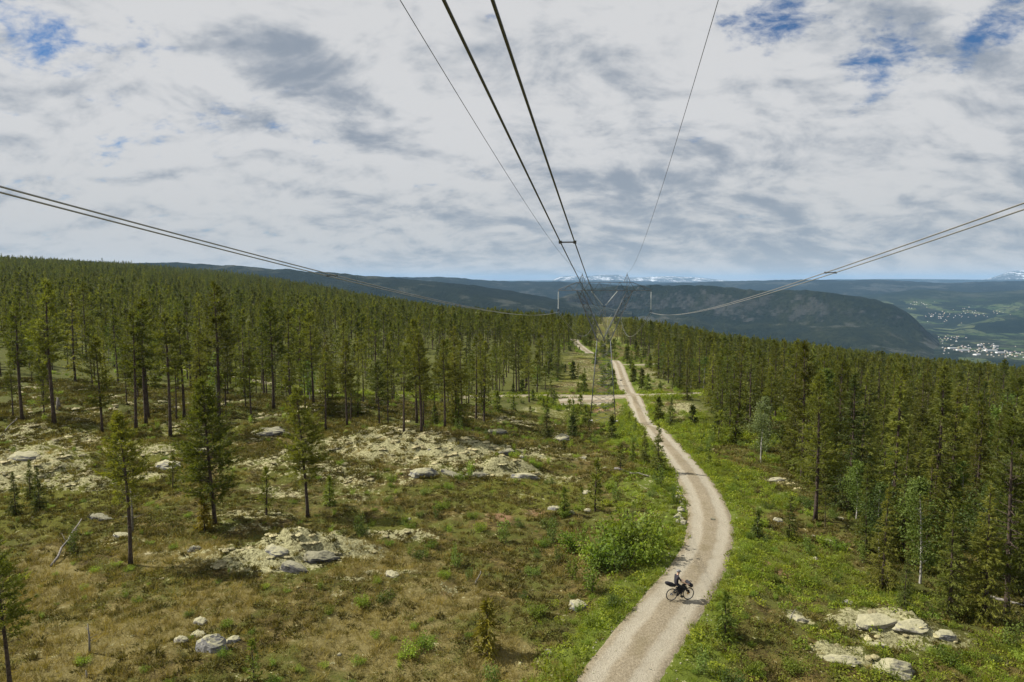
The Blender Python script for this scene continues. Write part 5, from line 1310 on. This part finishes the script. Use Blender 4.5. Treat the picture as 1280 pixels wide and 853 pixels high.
meta(pe, 'rider in dark clothes and helmet sitting upright on the loaded bicycle', 'person')
link('body', bme, pe)
hm = MB(); hm.ell((-.185, 0, 1.775), (.135, .105, .085), 14, 8); hm.box((-.06, 0, 1.765), (.08, .14, .012)); hm.obj('helmet', M_helmet, pe)
for s in (-1, 1):
    MB().ell((-.19, s * .083, 1.70), (.022, .012, .032), 8, 6).obj('ear', M_skin, pe); MB().ell((-.096, s * .034, 1.72), (.012, .016, .010), 8, 6).obj('eye', M_black, pe)
    ped = BB + np.array([0, s * .16, 0]) + cd * (-s); MB().ell((ped[0] + .02, s * .15, ped[2] + .05), (.145, .05, .048), 12, 7).obj('shoe', M_black, pe)
MB().ell((-.088, 0, 1.695), (.022, .014, .026), 8, 6).obj('nose', M_skin, pe)

# ------------------------------------------------------------------ valley town
bpy.context.view_layer.update()
far_objs = [o for o in COL.objects if o.name.split('.')[0] in ('valley_floor', 'valley_side', 'cliff_mountain', 'blue_hill', 'forested_hill')]
def cast(px, py):
    d = Vector(ray(px, py)).normalized(); best = None
    for o in far_objs:
        ok_, loc, _, _ = o.ray_cast(Vector((0, 0, CAMZ)), d)
        if ok_ and (best is None or loc.length < best[0].length): best = (loc, o.name)
    return best
def wallmat(n, c): return mat_simple(n, c, .8, 0, .08, .3)
M_roofs = [mat_simple('roof_dark', (.10, .09, .09), .8), mat_simple('roof_brown', (.20, .13, .10), .8), mat_simple('roof_grey', (.30, .30, .31), .7)]
M_walls = [wallmat('white_wall', (.55, .54, .52)), wallmat('cream_wall', (.62, .56, .42)), wallmat('brown_wall', (.26, .17, .12)), wallmat('white_cladding', (.8, .8, .78))]
def house_mesh(l, d, h, rf, wm, rm):
    V = [(-l / 2, -d / 2, -3), (l / 2, -d / 2, -3), (l / 2, d / 2, -3), (-l / 2, d / 2, -3), (-l / 2, -d / 2, h), (l / 2, -d / 2, h), (l / 2, d / 2, h), (-l / 2, d / 2, h), (-l / 2, 0, h + rf), (l / 2, 0, h + rf)]
    e_ = .6; V += [(-l / 2 - e_, -d / 2 - e_, h - .3), (l / 2 + e_, -d / 2 - e_, h - .3), (l / 2 + e_, 0, h + rf + .2), (-l / 2 - e_, 0, h + rf + .2), (-l / 2 - e_, d / 2 + e_, h - .3), (l / 2 + e_, d / 2 + e_, h - .3)]
    Q = [(0, 1, 5, 4), (1, 2, 6, 5), (2, 3, 7, 6), (3, 0, 4, 7), (10, 11, 12, 13), (13, 12, 15, 14)]; T = [(4, 8, 7), (5, 6, 9)]
    return mesh('house', V, [np.array(T), np.array(Q)], [wm, rm], [0, 0, 0, 0, 0, 0, 1, 1])
HM = [house_mesh(13, 9, 6, 3.5, M_walls[k % 4], M_roofs[k % 3]) for k in range(6)]
SH = [house_mesh(55, 24, 8, 2, M_walls[3], M_roofs[2]), house_mesh(38, 18, 9, 2.5, M_walls[0], M_roofs[2]), house_mesh(80, 30, 9, 1.5, M_walls[3], M_roofs[2])]
ht = np.random.RandomState(31); nh = 0
for (cx_, cy_, wx, wy, n, what) in ((1215, 436, 34, 5, 80, 'in the valley town'), (1180, 424, 22, 4, 35, 'at the near end of the valley town'), (1262, 443, 26, 4, 40, 'in the valley town at the right edge'), (1180, 395, 26, 8, 45, 'among green fields on the far valley side'), (1150, 380, 14, 5, 18, 'on the hillside behind the cliff edge'), (1230, 392, 30, 6, 25, 'on the wooded spur above the valley town')):
    for k in range(n):
        b_ = cast(cx_ + ht.normal(0, wx * .55), cy_ + ht.normal(0, wy * .55))
        if b_ is None or b_[1].split('.')[0] not in ('valley_floor', 'valley_side'): continue
        o = link('house', HM[ht.randint(6)]); o.location = b_[0]; o.rotation_euler = (0, 0, ht.uniform(0, 3.14)); o.scale = (ht.uniform(.45, .75),) * 3
        nh += 1; meta(o, 'tiny far house ' + what, 'house', 'houses ' + what)
for j, (px, py, q, lb) in enumerate(((1203, 438.5, 2, 'long white shed in front of the valley town'), (1238, 439, 2, 'second long white shed right of the first in the valley town'), (1250, 441.5, 0, 'white shed right end of the long valley sheds'), (1190, 436, 0, 'white shed left of the long valley sheds'), (1225, 432, 1, 'pale block in the middle of the valley town'), (1245, 434, 1, 'pale block right of the middle of the valley town'), (1165, 396, 1, 'white farm building on the far valley side'), (1221, 444, 0, 'white shed below the long valley sheds'))):
    b_ = cast(px, py)
    if b_: o = link('shed', SH[q]); o.location = b_[0]; o.rotation_euler = (0, 0, -.2 + .1 * j); o.scale = (.8,) * 3; meta(o, lb, 'shed')
print('houses', nh)

# ------------------------------------------------------------------ air
zmax = 0
for o in COL.objects:
    if o.type == 'MESH' and o.name.split('.')[0] in ('snow_mountain', 'blue_hill', 'forested_hill', 'cliff_mountain', 'valley_side', 'ground'):
        zmax = max(zmax, max(c[2] for c in o.bound_box))
zmax = max(zmax, CAMZ + 30) + 6
m, nt = newmat('haze'); N = NT(nt)
pv_ = N.n('ShaderNodeVolumePrincipled'); pv_.inputs['Color'].default_value = (.37, .65, 1.0, 1); pv_.inputs['Density'].default_value = 2.4e-5; pv_.inputs['Anisotropy'].default_value = .0
nt.links.new(pv_.outputs[0], N.n('ShaderNodeOutputMaterial').inputs['Volume'])
hz = MB().box((0, 21500, (zmax - 800) / 2), (86000, 62500, zmax + 800)).obj('haze', m, None, False); meta(hz, 'pale blue summer haze filling the air over the valley', kind='stuff')
print('haze top', zmax)
